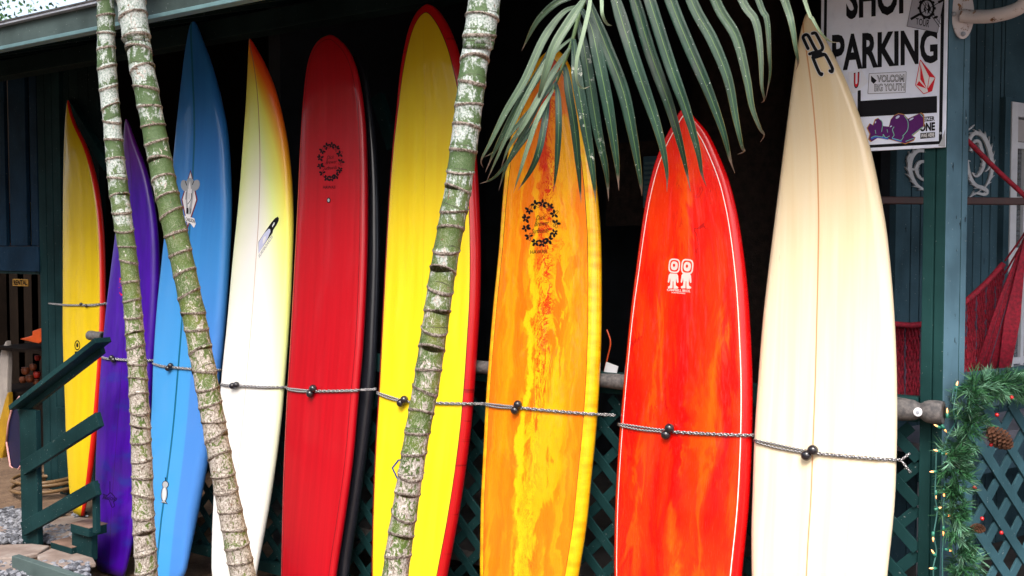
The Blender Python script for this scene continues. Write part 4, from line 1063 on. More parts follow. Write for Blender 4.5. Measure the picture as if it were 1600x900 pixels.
Dec().poly(q).put('sticker', K_stw, sign, ss, .0016, 'white sticker with hand-drawn lettering')
d = Dec(); outline(d, q, .6)
d.quadtext('VOLCOM', [(1370, 128.5), (1413, 128), (1413, 116), (1370, 117.5)], .05).quadtext('BiG YOUTH', [(1366, 143), (1413.5, 141.5), (1413.5, 130), (1366, 131)], .04).poly([(1361, 118), (1370, 126), (1365, 131), (1361, 127)]); d.put('sticker_print', K_black, sign, ss, .0022)
d = Dec().quadtext('VOLCOM', [(1370.6, 127.4), (1412.4, 127), (1412.4, 117), (1370.6, 118.4)], -.012).quadtext('BiG YOUTH', [(1366.6, 142), (1413, 140.5), (1413, 131), (1366.6, 132)], -.012); d.put('sticker_print', K_stw, sign, ss, .0028)
# red faceted stone emblem
st_ = [(1438, 93.5), (1461, 121.5), (1456, 142), (1443, 146.5), (1430.5, 133)]
Dec().poly(st_).put('stone_emblem', K_white, sign, ss, .0016)
d = Dec(); outline(d, st_, 1.1); d.poly([(1438, 93.5), (1461, 121.5), (1452, 120)]).poly([(1438, 99), (1444.5, 128), (1448, 138), (1438, 124)]).poly([(1436, 126.5), (1447.5, 138.5), (1432, 133)]).poly([(1461, 121.5), (1456, 142), (1450, 144), (1449, 139)]).stroke([(1452, 120), (1449, 139)], 1.0)
d.put('stone_emblem', K_red, sign, ss, .0022)
# partly hidden red sticker
Dec().poly([(1325, 113), (1345, 107), (1357, 128), (1337, 145), (1330, 146)]).put('sticker', K_stw, sign, ss, .0013)
Dec().quadtext('U', [(1334, 139), (1342, 137), (1343, 112), (1334, 114)], .06).put('sticker_print', K_black, sign, ss, .0020)
Dec().quadtext('U', [(1335, 137), (1341, 135), (1342, 113.5), (1335, 115)], .03).put('sticker_print', K_red, sign, ss, .0026)
# purple graffiti sticker
gpz = [(1355.5, 200), (1360, 193), (1364.5, 196), (1368, 187), (1373, 185), (1378, 190), (1380, 197), (1389, 198), (1392, 187), (1397, 181), (1404, 178), (1412, 179.5), (1418, 186), (1438, 177), (1442.5, 180), (1443, 197), (1425, 212), (1429.5, 214), (1427, 219), (1414, 224), (1404, 221), (1390, 217), (1372, 215), (1362, 221), (1358, 217), (1360, 209)]
cx_, cy_ = 1399, 201
Dec().poly([(cx_ + (x - cx_) * 1.035, cy_ + (y - cy_) * 1.05) for x, y in gpz]).put('graffiti_sticker', K_gold, sign, ss, .0016)
Dec().poly(gpz).put('graffiti_sticker', K_purple, sign, ss, .0022)
Dec().stroke([(1361, 217), (1369, 214), (1379, 215), (1388, 217)], 2.6).stroke([(1394, 216), (1402, 219), (1409, 221)], 2.6).put('graffiti_sticker', K_bluep, sign, ss, .0028)
Dec().stroke([(1361, 215), (1368, 212.5), (1379, 214), (1380, 210), (1384, 215), (1390, 212.5)], .9).stroke([(1376, 187), (1379, 193), (1377.5, 206)], .9).stroke([(1413, 181), (1418.5, 190), (1418, 203), (1410, 213)], .9).stroke([(1397, 198), (1394.5, 203), (1397, 211), (1394, 216), (1402, 218), (1408, 219), (1412, 213)], .9).stroke([(1442, 198), (1425, 211)], .9).stroke([(1428, 216), (1415, 221)], .8).stroke([(1438, 178), (1442, 183)], .8).stroke([(1367.5, 203), (1368.5, 209)], .8).stroke([(1386, 202), (1387, 207)], .8).put('graffiti_lines', K_mint, sign, ss, .0034)
Dec().ell((1402.5, 183), 3.6, 1.8, -35).ell((1424, 186), 4, 1.3, -30).ell((1392, 197.5), 2, .9, -30).ell((1368, 191), .9, 1.8, 20).put('graffiti_highlight', K_lilac, sign, ss, .0034)
Dec().quadtext('EIZER', [(1443, 190), (1460.5, 188.5), (1460.5, 181.5), (1443, 182.5)], .03).quadtext('ONE', [(1437, 206), (1461, 204), (1461, 190.5), (1437, 192.5)], .05).poly([(1438, 217), (1461, 214.5), (1461, 206.2), (1438, 208)]).put('writer_print', K_black, sign, ss, .0013)
Dec().quadtext('WAS HERE', [(1439, 215.5), (1460, 213.3), (1460, 207.2), (1439, 209)], .02).put('writer_print', K_white, sign, ss, .0020)
Dec().ell((1469.5, 208), 2, 2).put('screw', K_grey, sign, ss, .002)
Dec().poly([(1477, 201), (1477, 229), (1466, 228), (1471, 219)]).put('corner_wear', K_grey, sign, ss, .0018)

# ------------------------------------------------------------------ white rusty pipe bracket
rn = N('white_paint_with_rust'); co = rn.obj(); nz = rn.noise(co, 22, 6, .7); 
M_rust = rn.set(rn.mix(rn.smooth(nz, .56, .62), (.55, .52, .55, 1), rn.ramp(rn.noise(co, 60, 4), [(.3, (.06, .02, .01)), (.7, (.30, .13, .03))])), .6); rn.bump(nz, .3, .002)
pb = thing('pipe_bracket', 'rusty white pipe arm with oval flange bolted to the corner post', 'bracket', hitD(1505, 20, 3.55))
dB = (B1 - CAM).dot(VIEW) - .03
fl = [(1504.5 + 18 * math.cos(t), 20 + 41 * math.sin(t)) for t in [2 * math.pi * i / 30 for i in range(30)]]
mb = MB(); mb.extr([hitD(x, y, dB) for x, y in fl], ray(1505, 20).normalized() * .014 - X3 * .004); o = mb.build('flange', M_rust, pb, bevel=.003); fixn(o)
mb = MB(); mb.tube(interp([hitD(1503, 24, dB - .005), hitD(1520, 26, dB - .03), hitD(1550, 25, dB - .09), hitD(1580, 18, dB - .14), hitD(1600, 6, dB - .17), hitD(1615, -20, dB - .2), hitD(1622, -60, dB - .2)], 7), .0235, 18); mb.build('pipe', M_rust, pb, smooth=True)
for (x, y) in ((1490.5, 22), (1505, 53)):
    MB().ball(hitD(x, y, dB - .003), .0085, 12, 8, (1, 1, 1)).build('bolt', M_lip, pb, smooth=True)
# ------------------------------------------------------------------ palm trunks in front
def trunk_mat(name, white_top, grey_low):
    n = N(name); u = n.sep(n.uv()); s2 = n.sep(n.uv('SEG')); co = n.obj()
    seg = s2[0]; hgt = s2[1]; fr = u[1]                        # per-segment random, height 0..1, position inside the segment
    patch = n.noise(n.mul(co, (1, 1, .55)), 24, 6, .68, .8)
    fine = n.noise(co, 130, 4, .7)
    scr = n.noise(n.mul(co, (1, 1, .7)), 42, 5, .62, 2.2)
    green = n.ramp(n.noise(co, 9, 4), [(.3, (.030, .062, .006)), (.5, (.060, .105, .010)), (.72, (.115, .130, .010))])
    green = n.mix(n.smooth(hgt, .40, .8), green, (.045, .090, .028, 1))
    wax = n.mix(n.smooth(fine, .35, .65), (.16, .22, .19, 1), (.46, .50, .51, 1))
    lich = n.ramp(n.math('ADD', n.math('MULTIPLY', fine, .5), n.math('MULTIPLY', scr, .5)), [(.38, (.045, .030, .020)), (.46, (.17, .135, .115)), (.54, (.33, .30, .275)), (.62, (.52, .50, .48))])
    th = n.math('ADD', n.math('MULTIPLY', n.smooth(hgt, white_top - .16, white_top + .14), -.17), .60)
    th = n.math('ADD', th, n.math('MULTIPLY', n.math('SUBTRACT', seg, .5), .16))
    th = n.math('ADD', th, n.math('MULTIPLY', n.smooth(fr, .55, .95), .07))
    stre = n.noise(n.mul(co, (1, 1, .22)), 70, 4, .7)
    wm = n.smooth(n.math('SUBTRACT', n.math('ADD', n.math('MULTIPLY', patch, .6), n.math('ADD', n.math('MULTIPLY', fine, .2), n.math('MULTIPLY', stre, .2))), th), -.03, .05)
    lt = n.math('ADD', .455, n.math('MULTIPLY', n.smooth(hgt, grey_low - .12, grey_low + .22), .14))
    lt = n.math('ADD', lt, n.math('MULTIPLY', n.math('SUBTRACT', seg, .5), .07))
    lm = n.smooth(n.math('SUBTRACT', n.math('ADD', n.math('MULTIPLY', patch, .55), n.math('MULTIPLY', scr, .45)), lt), -.008, .02)
    c = n.mix(n.math('MULTIPLY', wm, n.smooth(hgt, .35, .6)), green, wax)
    c = n.mix(lm, c, lich)
    mark = n.math('MULTIPLY', n.smooth(n.math('ABSOLUTE', n.math('SUBTRACT', scr, .5)), .018, .006), n.smooth(hgt, .80, .45))
    c = n.mix(n.math('MULTIPLY', mark, .7), c, (.42, .42, .36, 1))
    c = n.mix(n.smooth(n.noise(co, 17, 3, .6, 1.5), .66, .72), c, (.13, .075, .045, 1))
    ring = n.math('ADD', fr, n.math('MULTIPLY', n.math('SUBTRACT', n.noise(co, 40, 3), .5), .14))
    rm = n.math('SUBTRACT', 1.0, n.smooth(ring, .08, .17))
    rc = n.mix(n.smooth(fine, .42, .58), (.05, .034, .024, 1), (.25, .215, .19, 1))
    c = n.mix(rm, c, rc)
    dk = n.math('MULTIPLY', n.math('GREATER_THAN', ring, .93), .8)
    c = n.mix(dk, c, (.022, .015, .010, 1))
    n.bump(n.math('ADD', n.math('MULTIPLY', patch, .8), n.math('ADD', n.math('MULTIPLY', fine, .6), n.math('MULTIPLY', rm, .4))), .8, .006)
    return n.set(c, .62)
M_frondfar = simple('palm_leaf_green', (.035, .10, .03), .5, .4, 8)
def crown_mesh(seed):
    rnd = random.Random(seed); mb = MB()
    for k in range(9):
        a = 2 * math.pi * k / 9 + rnd.uniform(-.2, .2); L = rnd.uniform(1.3, 1.7); up = rnd.uniform(.3, .9)
        P = [Vector((math.cos(a) * L * t, math.sin(a) * L * t, up * t * 1.3 - 1.15 * t * t * L)) for t in [i / 16 for i in range(17)]]
        mb.tube(P, [.016 * (1 - .8 * i / 16) for i in range(17)], 5)
        for i in range(2, 17):
            tn = (P[i] - P[i - 1]).normalized(); sd = tn.cross(Z3).normalized()
            for sg in (-1, 1):
                for h in (0, .5):
                    b = P[i - 1].lerp(P[i], h); l = .42 * math.sin(math.pi * (i / 17) ** .7) + .08
                    e_ = b + sd * sg * l * .75 + tn * l * .5 - Z3 * l * .45; m_ = b.lerp(e_, .5) + Z3 * l * .08; w_ = tn * .013
                    mb.add([b - w_ * .4, b + w_ * .4, m_ + w_, e_, m_ - w_], [[0, 1, 2, 3, 4]])
    return mb
def palm(label, path, depth, gap, wt, gl, seed, top=4.9):
    rnd = random.Random(seed)
    P = [(hitD(x, y, depth), w_ / 2 / F * depth) for x, y, w_ in path]
    (p0, r0), (p1, r1) = P[0], P[1]; d = (p0 - p1).normalized()
    P = [(p0 + d * ((top - p0.z) / d.z), r0 * .95)] + P
    (q0, s0), (q1, s1) = P[-2], P[-1]; d = (q1 - q0).normalized(); P.append((q1 + d * ((q1.z + .03) / -d.z), s1 * 1.12))
    C_ = interp([(p.x, p.y, p.z) for p, r in P], 14); R_ = []
    for i in range(len(P) - 1):
        for k in range(14): R_.append(P[i][1] + (P[i + 1][1] - P[i][1]) * k / 14)
    R_.append(P[-1][1])
    Ls = [0]
    for i in range(1, len(C_)): Ls.append(Ls[-1] + (C_[i] - C_[i - 1]).length)
    def at(l):
        l = min(max(l, 0), Ls[-1] - 1e-4); i = 0
        lo, hi = 0, len(Ls) - 1
        while hi - lo > 1:
            m = (lo + hi) // 2
            if Ls[m] <= l: lo = m
            else: hi = m
        t = (l - Ls[lo]) / (Ls[lo + 1] - Ls[lo]); return C_[lo].lerp(C_[lo + 1], t), R_[lo] * (1 - t) + R_[lo + 1] * t, (C_[lo + 1] - C_[lo]).normalized()
    base = C_[-1].copy(); base.z = 0
    root = thing('palm_tree', label, 'palm tree', base, 'ringed palm trunks in front of the boards')
    NA = 28; V = []; UV = []; SG = []; l = 0; rows = []
    ztop = C_[0].z
    prof = [(0.0, 1.055), (.035, 1.07), (.09, 1.055), (.135, 1.015), (.20, .985), (.40, .975), (.62, .985), (.82, 1.0), (.95, 1.02)]
    while l < Ls[-1] - .01:
        g_ = gap * rnd.uniform(.82, 1.22) * (1.0 if at(l)[0].z > .9 else 1.02); sr_ = rnd.random(); ta = rnd.uniform(0, 2 * math.pi); tm = rnd.uniform(.05, .42)
        l2 = min(Ls[-1], l + g_); ph = rnd.uniform(0, 6)
        for t, k in prof: rows.append((l + (l2 - l) * t, k + (0 if t > .15 else rnd.uniform(-.02, .02)), t, sr_, ta, tm, ph))
        l = l2
    up = None
    for (ll, k, t, sgr, ta, tm, ph) in rows:
        c, r, tn = at(ll)
        up = (X3 - tn * X3.dot(tn)).normalized(); bi = tn.cross(up)
        for a_ in range(NA):
            a = 2 * math.pi * a_ / NA
            rr = r * (k + .012 * math.sin(3 * a + ph) + (rnd.uniform(-.012, .012) if t < .15 else 0))
            V.append(c + up * math.cos(a) * rr + bi * math.sin(a) * rr + tn * (math.cos(a - ta) * tm * r))
            UV.append((a_ / NA, t)); SG.append((sgr, c.z / 3.1))
    fs = []; n_ = len(rows)
    for i in range(n_ - 1):
        for a_ in range(NA): b_ = (a_ + 1) % NA; fs.append([i * NA + a_, i * NA + b_, (i + 1) * NA + b_, (i + 1) * NA + a_])
    fs.append([a_ for a_ in range(NA)])
    mb = MB(); mb.add(V, fs); o = mb.build('trunk', trunk_mat('palm_bark', wt, gl), root, smooth=True); fixn(o)
    for nm, arr in (('UVMap', UV), ('SEG', SG)):
        lay = o.data.uv_layers.get(nm) or o.data.uv_layers.new(name=nm)
        for lp in o.data.loops: lay.data[lp.index].uv = arr[lp.vertex_index]
    cm_ = crown_mesh(seed); tp = C_[0]; cm_.v = [(v[0] + tp.x, v[1] + tp.y, v[2] + tp.z) for v in cm_.v]
    cm_.build('crown', M_frondfar, root)
    return root
palm('slender ringed palm trunk, leftmost, standing upright in front of the violet board', [(165, -10, 26), (167, 100, 29), (176, 200, 27), (186, 300, 30), (200, 400, 27), (209, 500, 28), (216, 600, 29), (221, 700, 31), (224, 800, 33), (229, 900, 34)], 4.7, .078, .68, .40, 1)
palm('ringed palm trunk leaning left, crossing the sky blue board', [(203, -10, 43), (212, 50, 39), (221, 100, 37), (240, 200, 36), (260, 300, 37), (283, 400, 36), (304, 500, 36), (323, 600, 36), (341, 700, 36), (360, 800, 37), (380, 900, 39)], 4.6, .080, .82, .42, 2, 5.3)
palm('ringed palm trunk leaning right, crossing the lemon yellow longboard', [(758, -10, 51), (750, 50, 46), (741, 100, 44), (728, 200, 43), (715, 300, 42), (696, 400, 41), (681, 500, 41), (666, 600, 41), (648, 700, 39), (632, 800, 40), (617, 900, 41)], 3.6, .070, .66, .34, 3, 4.8)

# ------------------------------------------------------------------ hanging palm frond
n = N('frond_leaflet'); u = n.sep(n.uv()); co = n.obj(); s2 = n.sep(n.uv('RND'))
big = n.noise(n.mul(co, (1, 1, .4)), 16, 4)
c = n.ramp(big, [(.3, (.005, .022, .015)), (.55, (.012, .044, .029)), (.75, (.032, .074, .052))])
vein = n.noise(n.comb(n.math('MULTIPLY', u[0], 26), n.math('MULTIPLY', u[1], 1.2), s2[0]), 1.2, 2)
c = n.mix(n.math('MULTIPLY', vein, .35), c, (.004, .020, .013, 1))
pur = n.smooth(n.noise(n.mul(co, (1, 1, .35)), 9, 3), .55, .7)
c = n.mix(n.math('MULTIPLY', pur, .5), c, (.06, .055, .06, 1))
c = n.mix(n.math('MULTIPLY', n.smooth(n.math('ABSOLUTE', n.math('SUBTRACT', u[0], .5)), .045, .02), .7), c, (.10, .19, .05, 1))
c = n.mix(s2[0], c, (.19, .27, .18, 1))                          # pale undersides of the twisted ones
edg = n.smooth(n.math('ADD', n.math('ABSOLUTE', n.math('SUBTRACT', u[0], .5)), n.math('MULTIPLY', n.noise(co, 60, 2), .1)), .50, .54)
c = n.mix(n.math('MULTIPLY', edg, n.math('MULTIPLY', n.smooth(u[1], .55, .95), .6)), c, (.35, .25, .04, 1))
tipm = n.smooth(n.math('ADD', u[1], n.math('MULTIPLY', n.noise(co, 30, 3), .08)), .93, 1.0)
c = n.mix(tipm, c, (.24, .17, .14, 1))
spot = n.smooth(n.noise(co, 170, 2), .70, .73)
c = n.mix(n.math('MULTIPLY', spot, .7), c, (.4, .42, .4, 1))
dust = n.math('MULTIPLY', n.smooth(n.noise(co, 34, 5, .75), .60, .68), s2[1])
c = n.mix(dust, c, (.38, .40, .36, 1))
n.bump(vein, .5, .002)
M_leaf = n.set(c, .40, spec=.35); n.b.inputs['Subsurface Weight'].default_value = 0.0
fr = thing('palm_frond', 'drooping green palm frond hanging in front of the orange and red orange boards', 'palm frond', hitD(920, 0, 2.8))
FD = 2.75
def leaflet(pts, w_, pale=0.0, dust=0.0, d0=FD, bow=.06, tw=.25, curl=0):
    rnd = random.Random(int(pts[-1][0] * 7 + pts[-1][1]))
    P = interp([hitD(x, y, d0 - bow * math.sin(math.pi * i / (len(pts) - 1)) + .03 * i / (len(pts) - 1)) for i, (x, y) in enumerate(pts)], 7)
    m = len(P); W = w_ / F * d0 / 2; V = []; UV = []
    t0 = rnd.uniform(-tw, tw); t1 = rnd.uniform(-tw, tw)
    Ls = [0]
    for i in range(1, m): Ls.append(Ls[-1] + (P[i] - P[i - 1]).length)
    for i in range(m):
        t = Ls[i] / Ls[-1]; tn = (P[min(i + 1, m - 1)] - P[max(i - 1, 0)]).normalized(); v = (P[i] - CAM).normalized()
        sd = tn.cross(v).normalized(); nn = sd.cross(tn).normalized()
        if nn.dot(v) > 0: nn = -nn
        a = t0 * (1 - t) + t1 * t; sdr = sd * math.cos(a) + nn * math.sin(a); nr = nn * math.cos(a) - sd * math.sin(a)
        wd = W * min(1, .40 + 2.6 * t) * (1 - max(0, (t - .45) / .55) ** 1.7 * .97)
        if t > .93: wd *= .75
        for k, (u_k, hgt) in enumerate(((-1, .30), (-.55, .12), (0, -.02), (.55, .12), (1, .30))):
            V.append(P[i] + sdr * wd * u_k * .97 + nr * wd * hgt * (1 + .3 * rnd.uniform(-1, 1) * (abs(u_k) > .9))); UV.append(((u_k + 1) / 2, t))
    mb = MB(); fs = []; uv = []
    for i in range(m - 1):
        for k in range(4):
            q = [i * 5 + k, i * 5 + k + 1, i * 5 + 5 + k + 1, i * 5 + 5 + k]; fs.append(q); uv.append([UV[j] for j in q])
    mb.add(V, fs, uv); o = mb.build('leaflet', M_leaf, fr, smooth=True)
    l = o.data.uv_layers.new(name='RND')
    for lp in o.data.loops: l.data[lp.index].uv = (pale, dust)
    sm_ = o.modifiers.new('thickness', 'SOLIDIFY'); sm_.thickness = .0006
rach = interp([hitD(1330, -330, 2.35), hitD(1180, -210, 2.5), hitD(1040, -110, 2.62), hitD(950, -55, 2.7), hitD(913, 0, FD), hitD(893, 67, FD + .01), hitD(870, 127, FD + .03), hitD(853, 165, FD + .05)], 6)
MB().tube(rach, [.011 - .0085 * i / (len(rach) - 1) for i in range(len(rach))], 8).build('rachis', simple('rachis_green', (.10, .17, .07), .5, .3, 20), fr, smooth=True)
LF = [
 ([(950, -50), (962, 0), (993, 100), (1027, 200), (1041, 262), (1042, 300)], 21, 0, .1, -.02),
 ([(968, -65), (992, 0), (1017, 83), (1047, 167), (1067, 240), (1079, 299)], 20, 0, 0, .01),
 ([(990, -78), (1015, 0), (1047, 100), (1073, 173), (1090, 233), (1097, 272), (1104, 291)], 20, 0, .1, -.03),
 ([(1018, -95), (1048, 0), (1077, 73), (1107, 143), (1130, 207), (1141, 250), (1148, 270)], 20, 0, 0, .0),
 ([(1045, -112), (1080, 0), (1113, 63), (1137, 123), (1150, 187), (1159, 228), (1163, 236), (1153, 241)], 19, .05, 0, .02),
 ([(1075, -130), (1118, 0), (1150, 57), (1167, 123), (1175, 167), (1187, 200), (1194, 211), (1188, 222)], 17, .15, 0, -.01),
 ([(1105, -150), (1157, -5), (1180, 33), (1188, 83), (1190, 133), (1194, 155), (1190, 160)], 14, .2, 0, .02),
 ([(1130, -168), (1185, 0), (1198, 30), (1202, 83), (1203, 117), (1196, 155)], 11, .15, 0, .03),
 ([(1160, -190), (1225, -3), (1237, 37), (1243, 73), (1247, 98), (1242, 112)], 15, .25, 0, -.02),
 ([(1190, -215), (1257, 0), (1270, 30), (1283, 52), (1298, 65), (1312, 66)], 8, .85, 0, .0),
 ([(915, -10), (945, 67), (973, 140), (990, 217), (1001, 285), (1003, 306)], 21, 0, .1, .02),
 ([(908, 15), (923, 40), (933, 83), (950, 167), (963, 250), (967, 298)], 20, 0, .15, -.02),
 ([(903, 32), (910, 60), (917, 100), (933, 200), (947, 267), (951, 314)], 18, 0, .45, .03),
 ([(896, 62), (899, 90), (903, 133), (913, 190), (926, 270), (931, 318)], 19, 0, 1.0, .0),
 ([(880, 100), (884, 110), (890, 150), (898, 200), (904, 260), (908, 318)], 14, 0, .2, .04),
 ([(868, 128), (872, 150), (873, 200), (870, 255), (865, 299)], 11, 0, .1, .02),
 ([(905, 10), (880, 20), (850, 60), (820, 125), (790, 175), (765, 225), (752, 250), (755, 262)], 15, .30, .1, .0),
 ([(905, 20), (875, 55), (848, 105), (810, 165), (778, 225), (758, 270)], 16, .10, .2, .03),
 ([(893, 60), (857, 92), (828, 140), (798, 200), (775, 250), (760, 284)], 10, .35, .1, -.02),
 ([(872, 125), (840, 160), (805, 200), (775, 235), (757, 245)], 9, .25, 0, .05),
 ([(875, 110), (850, 145), (827, 190), (795, 250), (779, 298)], 10, .10, 0, .02),
 ([(865, 140), (850, 165), (836, 195), (815, 260), (802, 302)], 9, .65, 0, -.01),
 ([(857, 158), (852, 185), (843, 232), (830, 265), (809, 298)], 13, 0, .1, .01),
 ([(868, 128), (845, 178), (810, 230), (775, 275), (750, 287)], 10, .05, 0, .06),
 ([(890, 75), (860, 120), (835, 165), (815, 200), (795, 230), (783, 262)], 12, .5, 0, .0),
 ([(925, -30), (921, 10), (912, 50), (901, 95), (901, 125), (910, 138), (923, 134)], 8, .9, 0, -.06),
 ([(935, -40), (940, 0), (941, 22), (948, 37), (957, 40)], 7, .9, 0, -.05),
 ([(915, -5), (895, 25), (868, 68), (855, 105), (845, 140), (839, 163)], 18, .45, .3, -.05),
 ([(930, -35), (900, -10), (868, 5), (838, 35), (815, 80)], 13, .2, 0, -.03),
]
for k in range(14):                                   # the part of the frond above the picture
    t = k / 13; b = rach[min(len(rach) - 1, int(3 + t * 22))]; e_ = b + (-RIGHT * .05 - UP * .1 + UP * .35) * .8
for k, (pts, w_, pale, dust, dd_) in enumerate(LF): leaflet(pts, w_ * (.84 if k >= 16 else .95), pale, dust, FD + dd_)

# ------------------------------------------------------------------ stairs at the left
YT = 3.38
M_stair = paintwood('stair_teal_paint', (.004, .026, .029), amt=.74)
stair = thing('stair_railing', 'dark green wooden stair railing with newel post at the far left', 'railing', hitY(45, 867, YT))
def sx(px, py, y=YT): return hitY(px, py, y)
a = sx(31, 700); b = sx(56.5, 700); zt = sx(44, 640).z
MB().box((a.x, YT, 0.0), (b.x, YT + .035, zt)).build('newel_post', M_stair, stair, bevel=.004)
def rbar(p, q, w_, h_, name='rail_bar', off=0.0):
    P0 = sx(*p, YT + off); Q0 = sx(*q, YT + off); d = (Q0 - P0).normalized()
    MB().bar(P0, Q0, w_, h_, d.cross(Y3)).build(name, M_stair, stair, bevel=.003)
rbar((26, 636), (161, 531), .030, .10, 'handrail', -.012)
rbar((32, 645), (160, 545), .055, .03, 'rail_bar', .03)
rbar((37, 732), (156, 655), .085, .035, 'rail_bar', -.0195)
rbar((38, 826), (152, 762), .085, .035, 'rail_bar', -.0195)
b0 = sx(144, 800); MB().box((b0.x, YT + .0, sx(144, 832).z), (b0.x + .035, YT + .03, sx(150, 757).z)).build('newel_post', M_stair, stair, bevel=.003)
st = thing('stairs', 'short dark green wooden steps with worn brown treads below the violet board', 'stairs', hitY(110, 880, YT + .03))
YF = YT + .035
poly = [(112, 826), (143, 832), (143, 876), (123, 894), (81, 880), (81, 851), (112, 858)]
MB().extr([sx(x, y, YF) for x, y in poly], Y3 * .04).build('stringer', M_stair, st, bevel=.003)
M_tread = simple('worn_brown_tread', (.16, .10, .075), .8, .35, 12, .3)
for (x0, y0_, x1) in ((110, 817, 139), (79, 846, 112)):
    p = sx(x0, y0_, YF - .03); q = sx(x1, y0_ + 8, YF - .03); zz = p.z
    MB().box((p.x, YF - .03, zz - .004), (q.x, YF + .09, zz)).build('tread', M_tread, st)
    MB().box((p.x + .001, YF - .031, zz - .055), (q.x, YF + .085, zz - .0045)).build('tread_board', M_stair, st, bevel=.003)
    MB().box((p.x + .03, YF + .045, .0), (p.x + .055, YF + .08, zz - .06)).build('riser', M_stair, st)
mf = thing('mat_frame', 'grey green timber edging round a ribbed mat at the bottom left corner', 'edging', hitZ(27, 880, 0))
p = hitZ(24, 867, .10); q = hitZ(150, 908, .10); p.z = q.z = .05
MB().bar(p, q, .10, .045, Z3).build('edge_board', M_fascia, mf, bevel=.004)
M_mat = simple('dark_ribbed_mat', (.04, .045, .055), .9, .3, 30)
p2 = hitZ(60, 889, .03); dirx = (q - p).normalized(); prp = Vector((dirx.y, -dirx.x, 0))
for k in range(40):
    s0 = p + prp * (.05 + k * .022); s0.z = .02
    MB().bar(s0 + dirx * .05, s0 + dirx * 1.6, .014, .02, Z3).build('mat_rib', M_mat, mf)

# ------------------------------------------------------------------ shop wall and interior at the far left
YB = 4.30
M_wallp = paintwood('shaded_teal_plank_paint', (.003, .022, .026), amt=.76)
shop = thing('shop_wall', 'dark blue and green plank shop wall with slotted shutter and counter opening at the far left', 'wall', hitY(60, 780, YB))
def pb_(x0, x1, y0_, y1_, name, mat, off=0.0, th=.04, root=shop, bevel=.003, Y=YB):
    a = hitY(x0, 450, Y + off); b = hitY(x1, 450, Y + off); zlo = hitY(x0, y1_, Y + off).z if y1_ < 5000 else 0
    b.z = hitY(x1, y0_, Y + off).z
    return MB().box((a.x, Y + off, max(0, zlo)), (b.x, Y + off + th, b.z)).build(name, mat, root, bevel=bevel)
for x0, x1 in ((63, 74), (74.8, 85), (85.8, 97.5)): pb_(x0, x1, 60, 9999, 'wall_plank', M_wallp, 0, .05)
for x0, x1 in ((98.3, 112), (112.8, 127), (127.8, 142), (142.8, 158)): pb_(x0, x1, 30, 9999, 'wall_plank', M_teal2, .03, .05)
for k, (y0_, y1_) in enumerate(((640, 672), (673, 705), (706, 738), (739, 770), (771, 803))):
    pb_(84 + k * 1.2, 112, y0_, y1_, 'lap_board', M_wallp, -.035 - .001 * k, .03)
for x0, x1 in ((-120, -93), (-92, -65), (-64, -37), (-31, -12), (-11.4, 11.5), (18, 44), (50.5, 61.5)): pb_(x0, x1, 60, 384, 'shutter_board', M_shut, .01, .03)
pb_(-120, 61.5, 385, 420, 'ledge_board', M_shut, -.01, .07)
pb_(-120, 61.5, 420.6, 424, 'ledge_trim', M_teal2, .0, .04)
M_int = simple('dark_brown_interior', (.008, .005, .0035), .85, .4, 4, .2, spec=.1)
inr = thing('shop_interior', 'dark brown interior walls of the rental counter', 'room', (-9, 6, 0))
for k in range(14):
    x = hitY(-130 + k * 22, 500, 6.9).x
    x -= .25
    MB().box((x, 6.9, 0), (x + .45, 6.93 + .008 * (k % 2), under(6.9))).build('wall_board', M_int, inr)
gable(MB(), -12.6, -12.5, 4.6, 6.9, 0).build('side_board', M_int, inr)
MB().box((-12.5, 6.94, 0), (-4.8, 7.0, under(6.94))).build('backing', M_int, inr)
xq = hitY(97, 500, YB).x; gable(MB(), xq + .05, xq + .09, YB + .09, 6.9, 0).build('side_board', M_int, inr)
def shop_mat(n_, c_): return simple(n_, c_, .5, .2, 10)  # plain coloured material, no emission
M_or = shop_mat('orange_fibreglass', (.55, .07, .004)); M_rd = shop_mat('red_fabric', (.38, .015, .006)); M_clay = shop_mat('terracotta', (.22, .055, .018)); M_ye = shop_mat('yellow_foam', (.36, .20, .008))
M_wt = shop_mat('white_board', (.34, .31, .29)); M_nv = shop_mat('navy_board', (.004, .006, .035)); M_pk = shop_mat('pink_rail', (.5, .25, .25))
for lab, x, m_ in (('orange board edge showing through the left shutter slot', 15, M_or), ('yellow board edge showing through the right shutter slot', 48, M_ye)):
    a = hitY(x - 3, 382, YB + .10); b = hitY(x + 4, 316, YB + .10)
    o = MB().box((a.x, YB + .10, a.z), (b.x, YB + .13, b.z)).build('stored_board', m_, bevel=.008); tag(o, lab, 'board', 'stored boards inside the shop')
rs = thing('rental_sign', 'small orange rental sign hanging inside the dark shop', 'sign', hitY(31, 446, 5.2))
a = hitY(20, 446.5, 5.2); b = hitY(43.5, 436.5, 5.2)
MB().box((a.x, 5.2, a.z), (b.x, 5.21, b.z)).build('panel', shop_mat('orange_card', (.8, .42, .06)), rs)
Dec().quadtext('RENTAL', [(21, 445.5), (42.5, 445.5), (42.5, 437.5), (21, 437.5)], .03).put('lettering', K_black, rs, ysurf(5.2), .002)
def silh(name, lab, cat, pts, Y, th, mat, grp=None, bev=.01):
    o = MB().extr([hitY(x, y, Y) for x, y in pts], Y3 * th).build(name, mat, bevel=bev); fixn(o); return tag(o, lab, cat, grp)
silh('folded_towel', 'red and orange wedge-shaped cushion on the shop shelf', 'cushion', [(29, 530), (50, 524), (50, 517), (62, 513), (64, 534), (60, 537)], 4.75, .25, M_or)
